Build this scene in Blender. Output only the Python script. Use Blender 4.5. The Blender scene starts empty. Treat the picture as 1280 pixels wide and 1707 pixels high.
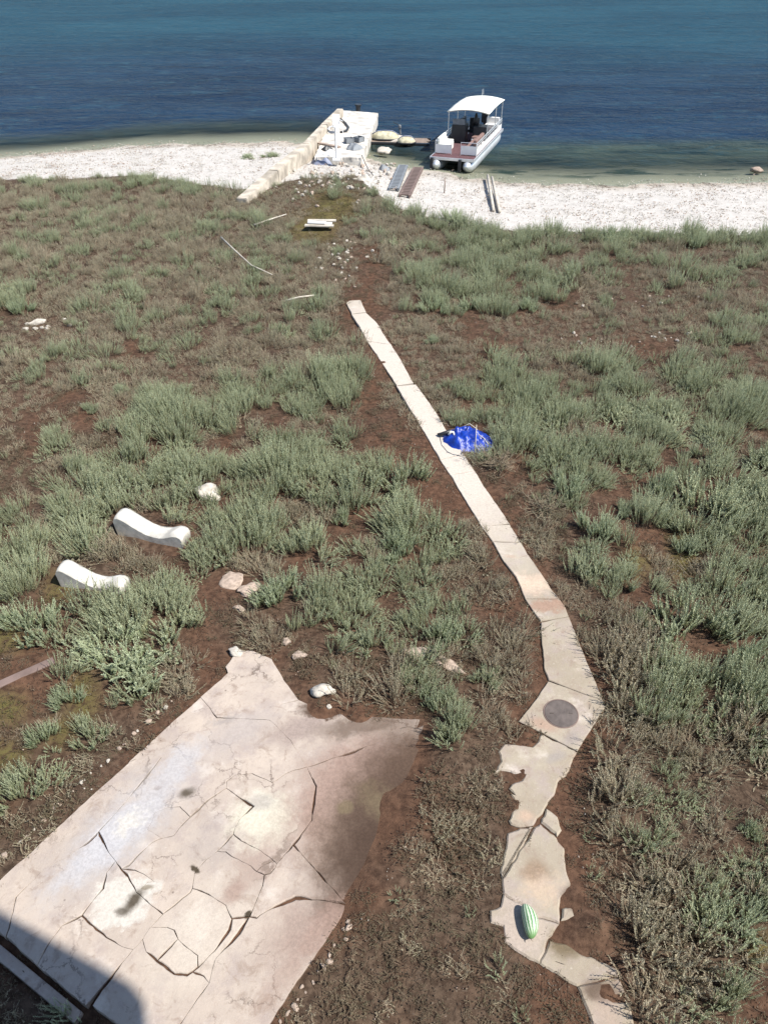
import bpy, bmesh, math, random
import numpy as np
from mathutils import Vector, Matrix, noise as mn
R = math.radians
S = bpy.context.scene
COL = S.collection
# ------------------------------------------------------------------ camera, sky, sun, exposure
PITCH, FPX, CAMH = 38.5, 1233.0, 9.8
cam_d = bpy.data.cameras.new('camera'); cam = bpy.data.objects.new('camera', cam_d); COL.objects.link(cam)
cam.location = (0, 0, CAMH); cam.rotation_euler = (R(90-PITCH), 0, 0)
cam_d.sensor_fit = 'VERTICAL'; cam_d.sensor_height = 36; cam_d.lens = FPX/1707*36
cam_d.clip_start = .05; cam_d.clip_end = 6000
S.camera = cam
SUN_EL = 54.0
SH = Vector((-0.914, 0.406))                 # direction in which shadows fall on the ground
W = bpy.data.worlds.new('World'); S.world = W; W.use_nodes = True
wn = W.node_tree.nodes; wl = W.node_tree.links
sky = wn.new('ShaderNodeTexSky'); sky.sky_type = 'NISHITA'; sky.sun_disc = False
sky.sun_elevation = R(SUN_EL); sky.sun_rotation = math.atan2(-SH.x, -SH.y)
sky.dust_density = .4; sky.ozone_density = 2.0
bg = wn['Background']; bg.inputs['Strength'].default_value = .11
wl.new(sky.outputs['Color'], bg.inputs['Color'])
sun_d = bpy.data.lights.new('sun', 'SUN'); sun_d.energy = 4.8; sun_d.angle = R(.6); sun_d.color = (1, .955, .88)
sun = bpy.data.objects.new('sun', sun_d); COL.objects.link(sun)
to_sun = Vector((-SH.x*math.cos(R(SUN_EL)), -SH.y*math.cos(R(SUN_EL)), math.sin(R(SUN_EL))))
sun.rotation_euler = to_sun.to_track_quat('Z', 'Y').to_euler(); sun.location = (20, -10, 40)
S.view_settings.view_transform = 'Standard'; S.view_settings.look = 'None'
S.view_settings.exposure = 0.84; S.view_settings.gamma = 1
S.cycles.max_bounces = 6; S.cycles.diffuse_bounces = 3; S.cycles.transparent_max_bounces = 8
rng = random.Random(7)
SEA = -.6

# ------------------------------------------------------------------ pixel of the photograph <-> ground
CA, SA = math.cos(R(PITCH)), math.sin(R(PITCH))
def G(u, v, z=0.0):
    dx = (u-640)/FPX; dy = (v-853.5)/FPX
    d = (dx, CA-dy*SA, -SA-dy*CA); t = (z-CAMH)/d[2]
    return Vector((d[0]*t, d[1]*t, z))
def project(x, y, z):
    dz = z-CAMH; f = y*CA-dz*SA; dn = -y*SA-dz*CA
    f = np.maximum(f, .05)
    return 640+FPX*x/f, 853.5+FPX*dn/f
SHORE = [(-70, 40), (-35, 43), (-21.85, 45.5), (-15.8, 48.2), (-8, 49.2), (-4.8, 49.2), (-2.2, 46.5), (0, 44), (1.6, 43), (3.8, 41.5), (6.75, 40.2), (11, 39.9), (19.8, 40.4), (35, 39), (80, 44)]
VEG = [(-70, 37), (-18.8, 38.4), (-15.8, 38.4), (-12.2, 39.2), (-9.8, 37.9), (-6.6, 36.5), (-4, 38.5), (-1.5, 39.2), (.3, 34.2), (1.5, 32.6), (3.9, 31), (6.3, 30.3), (10, 30.4), (12.7, 30.2), (15.3, 30), (80, 29)]
def interp(tab, x): return np.interp(x, [p[0] for p in tab], [p[1] for p in tab])
def n2(x, y, s, o=0.0): return mn.noise(Vector((x*s+o*17.3, y*s-o*9.1, o)))
def base_z(x, y):
    ys = float(interp(SHORE, x)); yv = float(interp(VEG, x))
    ys += .35*n2(x, 0, .5, 3)
    t = (y-yv)/max(1.0, ys-yv)
    if t <= 0: return 0.0
    if t <= 1: return SEA*(t*t*(3-2*t)*.5+t*.5)
    d = y-ys
    return max(-6.0, SEA-.09*d-.004*d*d)
BUMPS = []   # (x, y, r, h) soil banked up over the slabs
FLAT = []    # polygons kept flat
def poly_dist(x, y, P):
    ins = False; dm = 1e9; n = len(P)
    for i in range(n):
        x1, y1 = P[i]; x2, y2 = P[(i+1) % n]
        if (y1 > y) != (y2 > y) and x < (x2-x1)*(y-y1)/(y2-y1)+x1: ins = not ins
        ex, ey = x2-x1, y2-y1
        t = max(0, min(1, ((x-x1)*ex+(y-y1)*ey)/(ex*ex+ey*ey+1e-12)))
        dx, dy = x-x1-t*ex, y-y1-t*ey; q = dx*dx+dy*dy
        if q < dm: dm = q
    d = math.sqrt(dm)
    return -d if ins else d
def flat_dist(x, y):
    d = 9.0
    for P, bb in FLAT:
        if bb[0]-1 < x < bb[1]+1 and bb[2]-1 < y < bb[3]+1:
            d = min(d, poly_dist(x, y, P))
    return d
def ground_z(x, y, fd=None):
    z = base_z(x, y)
    a = .075*n2(x, y, .7, 1)+.035*n2(x, y, 2.2, 2)+.012*n2(x, y, 7, 4)
    if z < -.02: a *= .35
    if y < 16:
        if fd is None: fd = flat_dist(x, y)
        k = max(0, min(1, (fd+.02)/.7)); z += a*k+.016*(1-k)
        for bx, by, br, bh in BUMPS:
            q = ((x-bx)**2+(y-by)**2)/(br*br)
            if q < 4: z += bh*math.exp(-q*1.6)*(1+.25*n2(x, y, 3, 6)+.12*n2(x, y, 11, 8))
    else: z += a
    return z
def on_ground(u, v):
    p = G(u, v)
    for _ in range(6): p = G(u, v, ground_z(p.x, p.y))
    return p

# ------------------------------------------------------------------ node helpers
class NT:
    def __init__(s, name):
        s.m = bpy.data.materials.new(name); s.m.use_nodes = True
        s.t = s.m.node_tree; s.N = s.t.nodes; s.L = s.t.links
        s.b = s.N['Principled BSDF']; s.out = s.N['Material Output']
    def set(s, sock, v):
        if isinstance(v, bpy.types.NodeSocket): s.L.new(v, sock)
        elif v is not None:
            if isinstance(v, tuple) and len(v) == 3 and sock.type == 'RGBA': v = v+(1,)
            sock.default_value = v
    def n(s, typ, out=0, props=None, **kw):
        nd = s.N.new(typ)
        for k, v in (props or {}).items(): setattr(nd, k, v)
        for k, v in kw.items():
            key = int(k[1:]) if k[0] == 'i' and k[1:].isdigit() else k.replace('_', ' ')
            s.set(nd.inputs[key], v)
        return nd.outputs[out]
    def pos(s): return s.n('ShaderNodeNewGeometry', 'Position')
    def obj(s): return s.n('ShaderNodeTexCoord', 'Object')
    def math(s, op, a, b=0.0, c=False): return s.n('ShaderNodeMath', props={'operation': op, 'use_clamp': c}, i0=a, i1=b)
    def vm(s, op, a, b=None, out=0):
        return s.n('ShaderNodeVectorMath', out, {'operation': op}, i0=a, i1=b)
    def noise(s, vec, scale, detail=4, rough=.55, out='Fac', dist=0.0):
        return s.n('ShaderNodeTexNoise', out, Vector=vec, Scale=scale, Detail=detail, Roughness=rough, Distortion=dist)
    def ramp(s, f, lo, hi, a=0.0, b=1.0):
        return s.n('ShaderNodeMapRange', props={'interpolation_type': 'SMOOTHSTEP'}, i0=f, i1=lo, i2=hi, i3=a, i4=b)
    def mix(s, f, a, b, mode='MIX'):
        nd = s.N.new('ShaderNodeMix'); nd.data_type = 'RGBA'; nd.blend_type = mode
        s.set(nd.inputs[0], f); s.set(nd.inputs[6], a); s.set(nd.inputs[7], b)
        return nd.outputs[2]
    def attr(s, name, out='Fac', typ='GEOMETRY'): return s.n('ShaderNodeAttribute', out, {'attribute_name': name, 'attribute_type': typ})
    def bump(s, h, strength=.4, dist=.02, nrm=None):
        return s.n('ShaderNodeBump', Height=h, Strength=strength, Distance=dist, Normal=nrm)
    def fin(s, col, rough=.8, spec=.3, normal=None, metal=0.0):
        s.set(s.b.inputs['Base Color'], col); s.set(s.b.inputs['Roughness'], rough)
        s.set(s.b.inputs['Specular IOR Level'], spec); s.set(s.b.inputs['Metallic'], metal)
        if normal is not None: s.set(s.b.inputs['Normal'], normal)
        return s.m
def plain(name, col, rough=.7, spec=.3, var=.12, scale=6, metal=0.0, bump=.15, bscale=40):
    s = NT(name); p = s.obj(); f = s.noise(p, scale, 5)
    lo = tuple(c*(1-var) for c in col); hi = tuple(min(1, c*(1+var)) for c in col)
    c = s.mix(s.ramp(f, .3, .7), lo, hi)
    return s.fin(c, rough, spec, s.bump(s.noise(p, bscale, 3), bump, .01), metal)
def blob(s, p, u, v, rx, ry, rot=0.0, lo=1.15, hi=.5):
    c = G(u, v)
    d = s.vm('SUBTRACT', p, (c.x, c.y, 0))
    d = s.n('ShaderNodeVectorRotate', props={'rotation_type': 'Z_AXIS'}, Vector=d, Angle=R(-rot))
    d = s.vm('MULTIPLY', d, (1/rx, 1/ry, 0))
    return s.ramp(s.vm('LENGTH', d, out='Value'), lo, hi)

# ------------------------------------------------------------------ object helpers
def mesh(name, V, F, mat=None, smooth=False):
    m = bpy.data.meshes.new(name); m.from_pydata([tuple(v) for v in V], [], F); m.update()
    if mat: m.materials.append(mat)
    if smooth: m.shade_smooth()
    return m
def link(name, me, parent=None, loc=(0, 0, 0), rot=(0, 0, 0), scl=(1, 1, 1)):
    o = bpy.data.objects.new(name, me); COL.objects.link(o)
    o.location = loc; o.rotation_euler = rot; o.scale = scl
    if parent: o.parent = parent
    return o
def tag(o, label=None, cat=None, group=None, kind=None):
    for k, v in (('label', label), ('category', cat), ('group', group), ('kind', kind)):
        if v: o[k] = v
    return o
def thing(name, label, cat, loc=(0, 0, 0), rz=0, group=None):
    o = bpy.data.objects.new(name, None); COL.objects.link(o); o.location = loc; o.rotation_euler = (0, 0, rz)
    return tag(o, label, cat, group)
class MB:
    def __init__(s): s.V = []; s.F = []
    def add(s, V, F):
        k = len(s.V); s.V += [tuple(v) for v in V]; s.F += [tuple(i+k for i in f) for f in F]; return s
    def box(s, x0, x1, y0, y1, z0, z1):
        return s.add([(x0, y0, z0), (x1, y0, z0), (x1, y1, z0), (x0, y1, z0), (x0, y0, z1), (x1, y0, z1), (x1, y1, z1), (x0, y1, z1)],
                     [(3, 2, 1, 0), (4, 5, 6, 7), (0, 1, 5, 4), (1, 2, 6, 5), (2, 3, 7, 6), (3, 0, 4, 7)])
    def tube(s, pts, r, n=8, cap=True):
        pts = [Vector(p) for p in pts]; rr = r if isinstance(r, (list, tuple)) else [r]*len(pts)
        V = []; F = []; up = Vector((0, 0, 1))
        for i, p in enumerate(pts):
            t = (pts[min(i+1, len(pts)-1)]-pts[max(i-1, 0)]).normalized()
            a = t.cross(up)
            if a.length < .05: a = t.cross(Vector((1, 0, 0)))
            a.normalize(); b = t.cross(a)
            for k in range(n):
                q = 2*math.pi*k/n; V.append(p+(a*math.cos(q)+b*math.sin(q))*rr[i])
        for i in range(len(pts)-1):
            for k in range(n):
                F.append((i*n+k, i*n+(k+1) % n, (i+1)*n+(k+1) % n, (i+1)*n+k))
        if cap: F.append(tuple(range(n))[::-1]); F.append(tuple((len(pts)-1)*n+k for k in range(n)))
        return s.add(V, F)
    def prism(s, poly, z0, z1):
        n = len(poly)
        a = sum(poly[i][0]*poly[(i+1) % n][1]-poly[(i+1) % n][0]*poly[i][1] for i in range(n))
        if a < 0: poly = poly[::-1]
        V = [(x, y, z0) for x, y in poly]+[(x, y, z1) for x, y in poly]
        F = [tuple(range(n))[::-1], tuple(range(n, 2*n))]+[(i, (i+1) % n, n+(i+1) % n, n+i) for i in range(n)]
        return s.add(V, F)
    def build(s, name, mat, parent=None, smooth=False, bevel=0.0, **kw):
        me = mesh(name, s.V, s.F, mat, smooth)
        if bevel:
            b = bmesh.new(); b.from_mesh(me)
            es = [e for e in b.edges if len(e.link_faces) == 2 and e.calc_face_angle(0) > .5]
            bmesh.ops.bevel(b, geom=es, offset=bevel, segments=2, profile=.5, affect='EDGES', clamp_overlap=True)
            b.to_mesh(me); b.free()
        return link(name, me, parent, **kw)
def rock_mesh(name, mat, seed, sub=3, amp=.3, flat=1.0):
    b = bmesh.new(); bmesh.ops.create_icosphere(b, subdivisions=sub, radius=1)
    for v in b.verts:
        p = v.co.copy()
        k = 1+amp*mn.noise(p*1.1+Vector((seed*3.1, 0, 0)))+amp*.5*mn.noise(p*2.7+Vector((0, seed*2.3, 0)))
        for ax in range(4):         # broken faces
            q = Vector((mn.noise(Vector((seed, ax, .5))), mn.noise(Vector((seed, ax, 7.5))), mn.noise(Vector((seed, ax, 3.3))))).normalized()
            d = p.dot(q)
            if d > .62: k *= .62/d
        v.co = p*k; v.co.z *= flat
    me = bpy.data.meshes.new(name); b.to_mesh(me); b.free(); me.materials.append(mat)
    if sub > 2: me.shade_smooth()
    return me

# ------------------------------------------------------------------ the vegetation map: G dense bush, g bush with brown, b dry scrub, s sparse, d bare soil, m mossy
VMAP = """
gggggggggg..sgggs...............
bbgbbgbggbbssmmbbb..s...........
bbbgbbbbgbbbmmbbbbgg..gggg.ggggg
bbbgbgbbbgggbbsdbggGGGgggGgggggg
bbgbbbbbbbgbsbsdbGgGGgGGggsgGggg
GsbbbGbbggggbbddbGGgGGGdggsgsbbs
gssbbggbbgbbbbddsbsdsssssgsbssbg
bsbbbdgbsbbbbbbdssgsdsgsssddggGg
gbgbbsgsggbbbGGddssgGggggGggGggG
ssddsbbGgGGgGGGdssbGGGGggGgggggG
sdsdgGGGGGgdgssddsGGGGGGGGGGGGGG
sdggsGGGgdgGGgGddddGGGGGGGGGGGGs
ssgGGgGGGgGGGGGGdddgsdGGGsGGGGsG
sbGgGGgGGGgGGGGGGddddssGGddGdGGG
GgGGggGGGGGGGgddGGddddsgsdGGGGGG
GGgGggsGGGGGGddgGGGbddbsGGddmGGG
GGgggGGdgGGgdgGGGGgbdddsGGmgmgGG
GsmgggGGddGGgGGGGGGsbddbgGdGGGGG
sddGGGGGdsgsgGGGGGgsddsssbddGGGG
mdGGGGGGdsbbssGGGgGgsbddbsbdGGGG
ddGGGGgbddsdssssgGgsbbdddbbGGddG
dddmGGgbdddsdggsgGgsbbddddbGGgGG
mdgmGGbdddddddddssGsbddddbbbgGgG
sgmgbbddddddddddddGsbdddddbbbgbG
msGsbdddddddddddddgbbddddbbbbbgb
gGsbddddddddddddddsbbddddbbbbbbg
Ggsbddddddddddddddssbdddsbgbbbgb
sgbdddddddddddddddssbdddsbbgbbbG
bbdddddddddddddddsssbbdddsbbgbGg
bdddddddddddddddsbbsbbdddsbbbbgb
ddddddddddddddddsbbsbddddsbbgbbG
dddddddddddddddsbbbbbdddddbbsgGg
ddddddddddddddsbbbsbbsddddsbbbgm
ddddddddddddsbbbsbbsbbddddbsbbgs
sbddddddddddbbbbbbbsbsddddsbbgsd
ssbsddddddddbbbbsbbbbsddddsbbbGd
""".split()
NR = len(VMAP)
assert all(len(r) == 32 for r in VMAP), [(i, len(r)) for i, r in enumerate(VMAP) if len(r) != 32]
def veg_char(u, v):
    c = int(u//40); r = int((v-280)//40)
    return VMAP[max(0, min(NR-1, r))][max(0, min(31, c))]
LET = {c: np.array([[1.0 if VMAP[r][k] == c else 0.0 for k in range(32)] for r in range(NR)]) for c in 'Ggbsdm.'}
def bil(A, u, v):
    x = np.clip((u-20)/40, 0, 30.999); y = np.clip((v-300)/40, 0, NR-1.001)
    i = x.astype(int); j = y.astype(int); fx = x-i; fy = y-j
    return A[j, i]*(1-fx)*(1-fy)+A[j, i+1]*fx*(1-fy)+A[j+1, i]*(1-fx)*fy+A[j+1, i+1]*fx*fy

# ------------------------------------------------------------------ paving outlines, in photo pixels, turned into ground polygons
def pw(px, z): return [(G(u, v, z).x, G(u, v, z).y) for u, v in px]
TZ, PZ = .05, .05
A_UL = [(27, 1495), (51, 1472), (77, 1446), (110, 1430), (147, 1404), (165, 1386)]
TERR = {
 'strip': [(-50, 1512), (0, 1466), (117, 1360), (235, 1252), (269, 1263), (248, 1290), (201, 1347), (165, 1386), (147, 1404), (110, 1430), (77, 1446), (51, 1472), (27, 1495), (22, 1520), (10, 1563)],
 'ul': [(10, 1563), (22, 1520)]+A_UL+[(175, 1406), (183, 1422), (193, 1435), (178, 1455), (172, 1481), (149, 1509), (137, 1526), (103, 1543), (80, 1575), (62, 1609)],
 'fl': [(62, 1609), (80, 1575), (103, 1543), (137, 1526), (160, 1549), (185, 1566), (204, 1578), (222, 1583), (191, 1621), (142, 1676)],
 'w': [(193, 1435), (203, 1449), (214, 1462), (229, 1487), (250, 1507), (272, 1523), (252, 1545), (238, 1566), (222, 1583), (204, 1578), (185, 1566), (160, 1549), (137, 1526), (149, 1509), (172, 1481), (178, 1455)],
 'x': [(203, 1449), (225, 1450), (240, 1457), (257, 1469), (245, 1472), (229, 1487), (214, 1462)],
 'p1': [(238, 1566), (252, 1545), (279, 1546), (291, 1551), (297, 1565), (262, 1601), (244, 1586)],
 'p2': [(297, 1565), (312, 1580), (330, 1592), (331, 1610), (321, 1619), (312, 1625), (291, 1623), (262, 1601)],
 'bl': [(222, 1583), (238, 1566), (244, 1586), (262, 1601), (291, 1623), (312, 1625), (321, 1619), (340, 1627), (350, 1638), (327, 1669), (302, 1705), (270, 1755), (250, 1755), (155, 1676), (191, 1621)],
 'q1': [(321, 1481), (347, 1490), (377, 1509), (386, 1530), (382, 1548), (357, 1585), (339, 1603), (331, 1610), (330, 1592), (312, 1580), (297, 1565), (291, 1551), (279, 1546), (252, 1545), (272, 1523), (291, 1509), (318, 1487)],
 'q2': [(386, 1530), (415, 1528), (398, 1554), (386, 1571), (366, 1590), (359, 1600), (355, 1613), (350, 1638), (340, 1627), (321, 1619), (331, 1610), (339, 1603), (357, 1585), (382, 1548)],
 'r1': [(321, 1481), (325, 1455), (340, 1438), (363, 1418), (376, 1420), (386, 1428), (398, 1433), (414, 1441), (428, 1452), (440, 1458), (438, 1476), (428, 1500), (415, 1528), (386, 1530), (377, 1509), (347, 1490)],
 'v': [(377, 1314), (422, 1344), (405, 1360), (392, 1380), (389, 1391), (403, 1402), (436, 1419), (456, 1434), (462, 1439), (489, 1408), (508, 1384), (519, 1367), (522, 1345), (527, 1310), (511, 1279), (480, 1288), (455, 1305), (420, 1290), (392, 1292), (378, 1303)],
 'v2': [(389, 1391), (403, 1402), (436, 1419), (456, 1434), (436, 1444), (428, 1452), (414, 1441), (398, 1433), (386, 1428), (376, 1420), (363, 1418), (375, 1406)],
 'st': [(436, 1444), (456, 1434), (462, 1439), (459, 1446), (450, 1456), (440, 1458), (428, 1452)],
 'n': [(259, 1355), (247, 1383), (270, 1397), (289, 1393), (304, 1375), (317, 1362), (300, 1345), (279, 1347)],
 'm1a': [(235, 1252), (290, 1201), (335, 1162), (362, 1196), (450, 1200), (485, 1235), (511, 1279), (480, 1288), (455, 1305), (420, 1290), (392, 1292), (378, 1303), (377, 1314), (345, 1335), (317, 1362), (300, 1345), (279, 1347), (259, 1355), (247, 1383), (270, 1397), (252, 1406), (234, 1422), (216, 1442), (203, 1449), (193, 1435), (183, 1422), (175, 1406), (165, 1386), (201, 1347), (248, 1290), (269, 1263)],
 'm1b': [(203, 1449), (216, 1442), (234, 1422), (252, 1406), (270, 1397), (289, 1393), (304, 1375), (317, 1362), (345, 1335), (377, 1314), (422, 1344), (405, 1360), (392, 1380), (389, 1391), (375, 1406), (363, 1418), (340, 1438), (325, 1455), (321, 1481), (318, 1487), (291, 1509), (272, 1523), (250, 1507), (229, 1487), (245, 1472), (257, 1469), (240, 1457), (225, 1450)],
 't': [(335, 1162), (380, 1122), (377, 1112), (388, 1096), (402, 1085), (422, 1085), (453, 1099), (473, 1133), (498, 1167), (470, 1174), (450, 1200), (362, 1196)],
 'u': [(450, 1200), (470, 1174), (498, 1167), (560, 1190), (640, 1196), (730, 1201), (650, 1230), (580, 1255), (511, 1279), (485, 1235)],
 'z': [(511, 1279), (580, 1255), (650, 1230), (730, 1201), (722, 1262), (700, 1330), (655, 1420), (590, 1500), (579, 1509), (535, 1460), (489, 1408), (508, 1384), (519, 1367), (522, 1345), (527, 1310)],
 'y1': [(489, 1408), (535, 1460), (579, 1509), (540, 1501), (493, 1497), (478, 1503), (446, 1518), (428, 1530), (415, 1528), (428, 1500), (438, 1476), (440, 1458), (450, 1456), (459, 1446), (462, 1439)],
 'y2': [(579, 1509), (573, 1525), (510, 1615), (450, 1705), (415, 1755), (270, 1755), (302, 1705), (327, 1669), (350, 1638), (355, 1613), (359, 1600), (366, 1590), (386, 1571), (398, 1554), (415, 1528), (428, 1530), (446, 1518), (478, 1503), (493, 1497), (540, 1501)],
}
PATH = [
 [(577, 505), (582, 501), (601, 500), (606, 511), (610, 520), (586, 523), (582, 515)],
 [(586, 524), (610, 521), (629, 538), (643, 562), (652, 574), (612, 568), (600, 546)],
 [(612, 568), (652, 574), (668, 600), (689, 639), (661, 643), (636, 604)],
 [(661, 644), (693, 641), (708, 661), (721, 678), (741, 711), (746, 720), (710, 725), (683, 681)],
 [(710, 725), (746, 720), (768, 749), (773, 757), (733, 766)],
 [(733, 766), (773, 757), (791, 785), (750, 791)],
 [(750, 791), (791, 785), (812, 818), (850, 873), (802, 877), (776, 834)],
 [(802, 877), (850, 873), (868, 904), (820, 902)],
 [(820, 902), (868, 904), (880, 925), (840, 937)],
 [(840, 937), (880, 925), (907, 964), (932, 998), (875, 998), (859, 962)],
 [(875, 998), (932, 998), (942, 1012), (948, 1027), (900, 1036)],
 [(900, 1037), (948, 1028), (982, 1112), (1005, 1169), (913, 1134), (907, 1117)],
 [(913, 1134), (1005, 1169), (1008, 1179), (962, 1253), (864, 1202), (880, 1182)],
 [(900, 1221), (962, 1253), (943, 1292), (930, 1304), (926, 1320), (909, 1345), (890, 1376), (867, 1379), (850, 1375), (846, 1367), (861, 1342), (850, 1322), (858, 1325), (848, 1313), (853, 1306), (868, 1300), (874, 1292), (856, 1289), (835, 1284), (823, 1290), (829, 1276), (835, 1269), (829, 1252), (841, 1239), (872, 1242), (887, 1244), (897, 1236)],
 [(890, 1376), (874, 1404), (836, 1464), (832, 1452), (839, 1427), (846, 1388), (867, 1379)],
 [(909, 1346), (929, 1362), (937, 1382), (929, 1395), (900, 1371)],
 [(900, 1371), (929, 1395), (940, 1413), (943, 1444), (954, 1477), (938, 1492), (932, 1512), (933, 1540), (895, 1528), (864, 1506), (839, 1490), (836, 1464), (874, 1404), (890, 1376)],
 [(936, 1513), (955, 1510), (974, 1513), (957, 1530), (934, 1534)],
 [(839, 1490), (864, 1506), (895, 1528), (933, 1540), (916, 1566), (899, 1606), (872, 1595), (839, 1570), (836, 1545), (819, 1537), (816, 1517), (832, 1510)],
 [(916, 1566), (945, 1573), (975, 1592), (1000, 1600), (1027, 1612), (1031, 1628), (998, 1634), (962, 1643), (899, 1606)],
 [(962, 1643), (998, 1634), (1031, 1629), (1036, 1636), (1042, 1655), (1012, 1664), (1046, 1674), (1055, 1697), (1060, 1720), (1062, 1755), (1002, 1755), (985, 1707)],
]
TERR_OUT = [(-50, 1512), (0, 1466), (117, 1360), (235, 1252), (335, 1162), (380, 1122), (402, 1085), (453, 1099), (498, 1167), (560, 1190), (640, 1196), (730, 1201), (722, 1262), (700, 1330), (655, 1420), (579, 1509), (510, 1615), (450, 1705), (415, 1755), (250, 1755), (142, 1676), (0, 1555)]
def addflat(P):
    xs = [p[0] for p in P]; ys = [p[1] for p in P]; FLAT.append((P, (min(xs), max(xs), min(ys), max(ys))))
addflat(pw(TERR_OUT, TZ))
for P in PATH: addflat(pw(P, PZ))
for u, v, r, h in [(752, 1225, .6, .085), (750, 1275, .6, .09), (742, 1330, .6, .09), (715, 1385, .6, .09), (688, 1435, .55, .09), (655, 1480, .5, .085), (615, 1520, .4, .075), (540, 1178, .35, .09), (600, 1186, .3, .08), (470, 1150, .12, .05), (655, 1340, .45, .03),
                   (876, 1228, .16, .12), (870, 1291, .13, .05), (855, 1345, .12, .09), (957, 1500, .16, .10), (985, 1545, .24, .13), (955, 1565, .22, .035), (1010, 1655, .16, .06), (832, 1560, .1, .05), (950, 1395, .1, .08)]:
    p = G(u, v); BUMPS.append((p.x, p.y, r, h))
for k in range(7):
    p = G(-30+k*32, 1565+k*28); BUMPS.append((p.x, p.y, .3, -.13))

# ------------------------------------------------------------------ materials
def m_ground():
    s = NT('soil'); p = s.pos()
    mixc = s.attr('mix', 'Color'); sep = s.n('ShaderNodeSeparateColor', 0, None, i0=mixc).node.outputs
    sand, moss, bare = sep[0], sep[1], sep[2]
    f1 = s.noise(p, .9, 5); f2 = s.noise(p, 9, 6, .65); f3 = s.noise(p, 55, 4, .7)
    litter = s.mix(s.ramp(f2, .35, .65), (.040, .026, .018), (.095, .066, .046))
    red = s.mix(s.ramp(f2, .3, .7), (.048, .026, .017), (.112, .061, .038))
    c = s.mix(s.math('MULTIPLY', bare, s.ramp(f1, .2, .6, .5, 1)), litter, red)
    c = s.mix(s.math('MULTIPLY', moss, s.ramp(f2, .3, .6)), c, (.10, .088, .03))
    c = s.mix(s.ramp(f3, .62, .75, 0, .5), c, (.17, .13, .10))
    c = s.mix(s.ramp(f3, .42, .3, 0, .55), c, (.02, .014, .011))
    sf = s.noise(p, 3.5, 6, .7); sg = s.noise(p, 30, 3, .7)
    sc = s.mix(s.ramp(sf, .3, .7), (.37, .345, .315), (.455, .43, .40))
    sc = s.mix(s.ramp(sg, .6, .72, 0, .45), sc, (.36, .30, .26))
    z = s.n('ShaderNodeSeparateXYZ', 2, None, i0=p)
    wet = s.ramp(s.math('ADD', z, s.math('MULTIPLY', sf, .1)), SEA+.14, SEA+.0)
    sc = s.mix(wet, sc, (.30, .25, .19))
    weed = s.math('MULTIPLY', s.ramp(s.noise(s.vm('MULTIPLY', p, (.5, 1, 1)), .55, 5, .65), .48, .60), s.ramp(z, SEA-.10, SEA-.35))
    xx = s.n('ShaderNodeSeparateXYZ', 0, None, i0=p)
    weed = s.math('MULTIPLY', weed, s.ramp(xx, -4, 3, .0, 1))
    sc = s.mix(weed, sc, (.035, .05, .035))
    edge = s.ramp(s.math('ADD', sand, s.math('MULTIPLY', s.math('SUBTRACT', s.noise(p, 2.2, 6, .7), .5), .9)), .42, .6)
    c = s.mix(edge, c, sc)
    h = s.math('ADD', s.math('MULTIPLY', f2, .6), s.math('MULTIPLY', f3, .5))
    return s.fin(c, .95, .1, s.bump(h, .7, .03))
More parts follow.
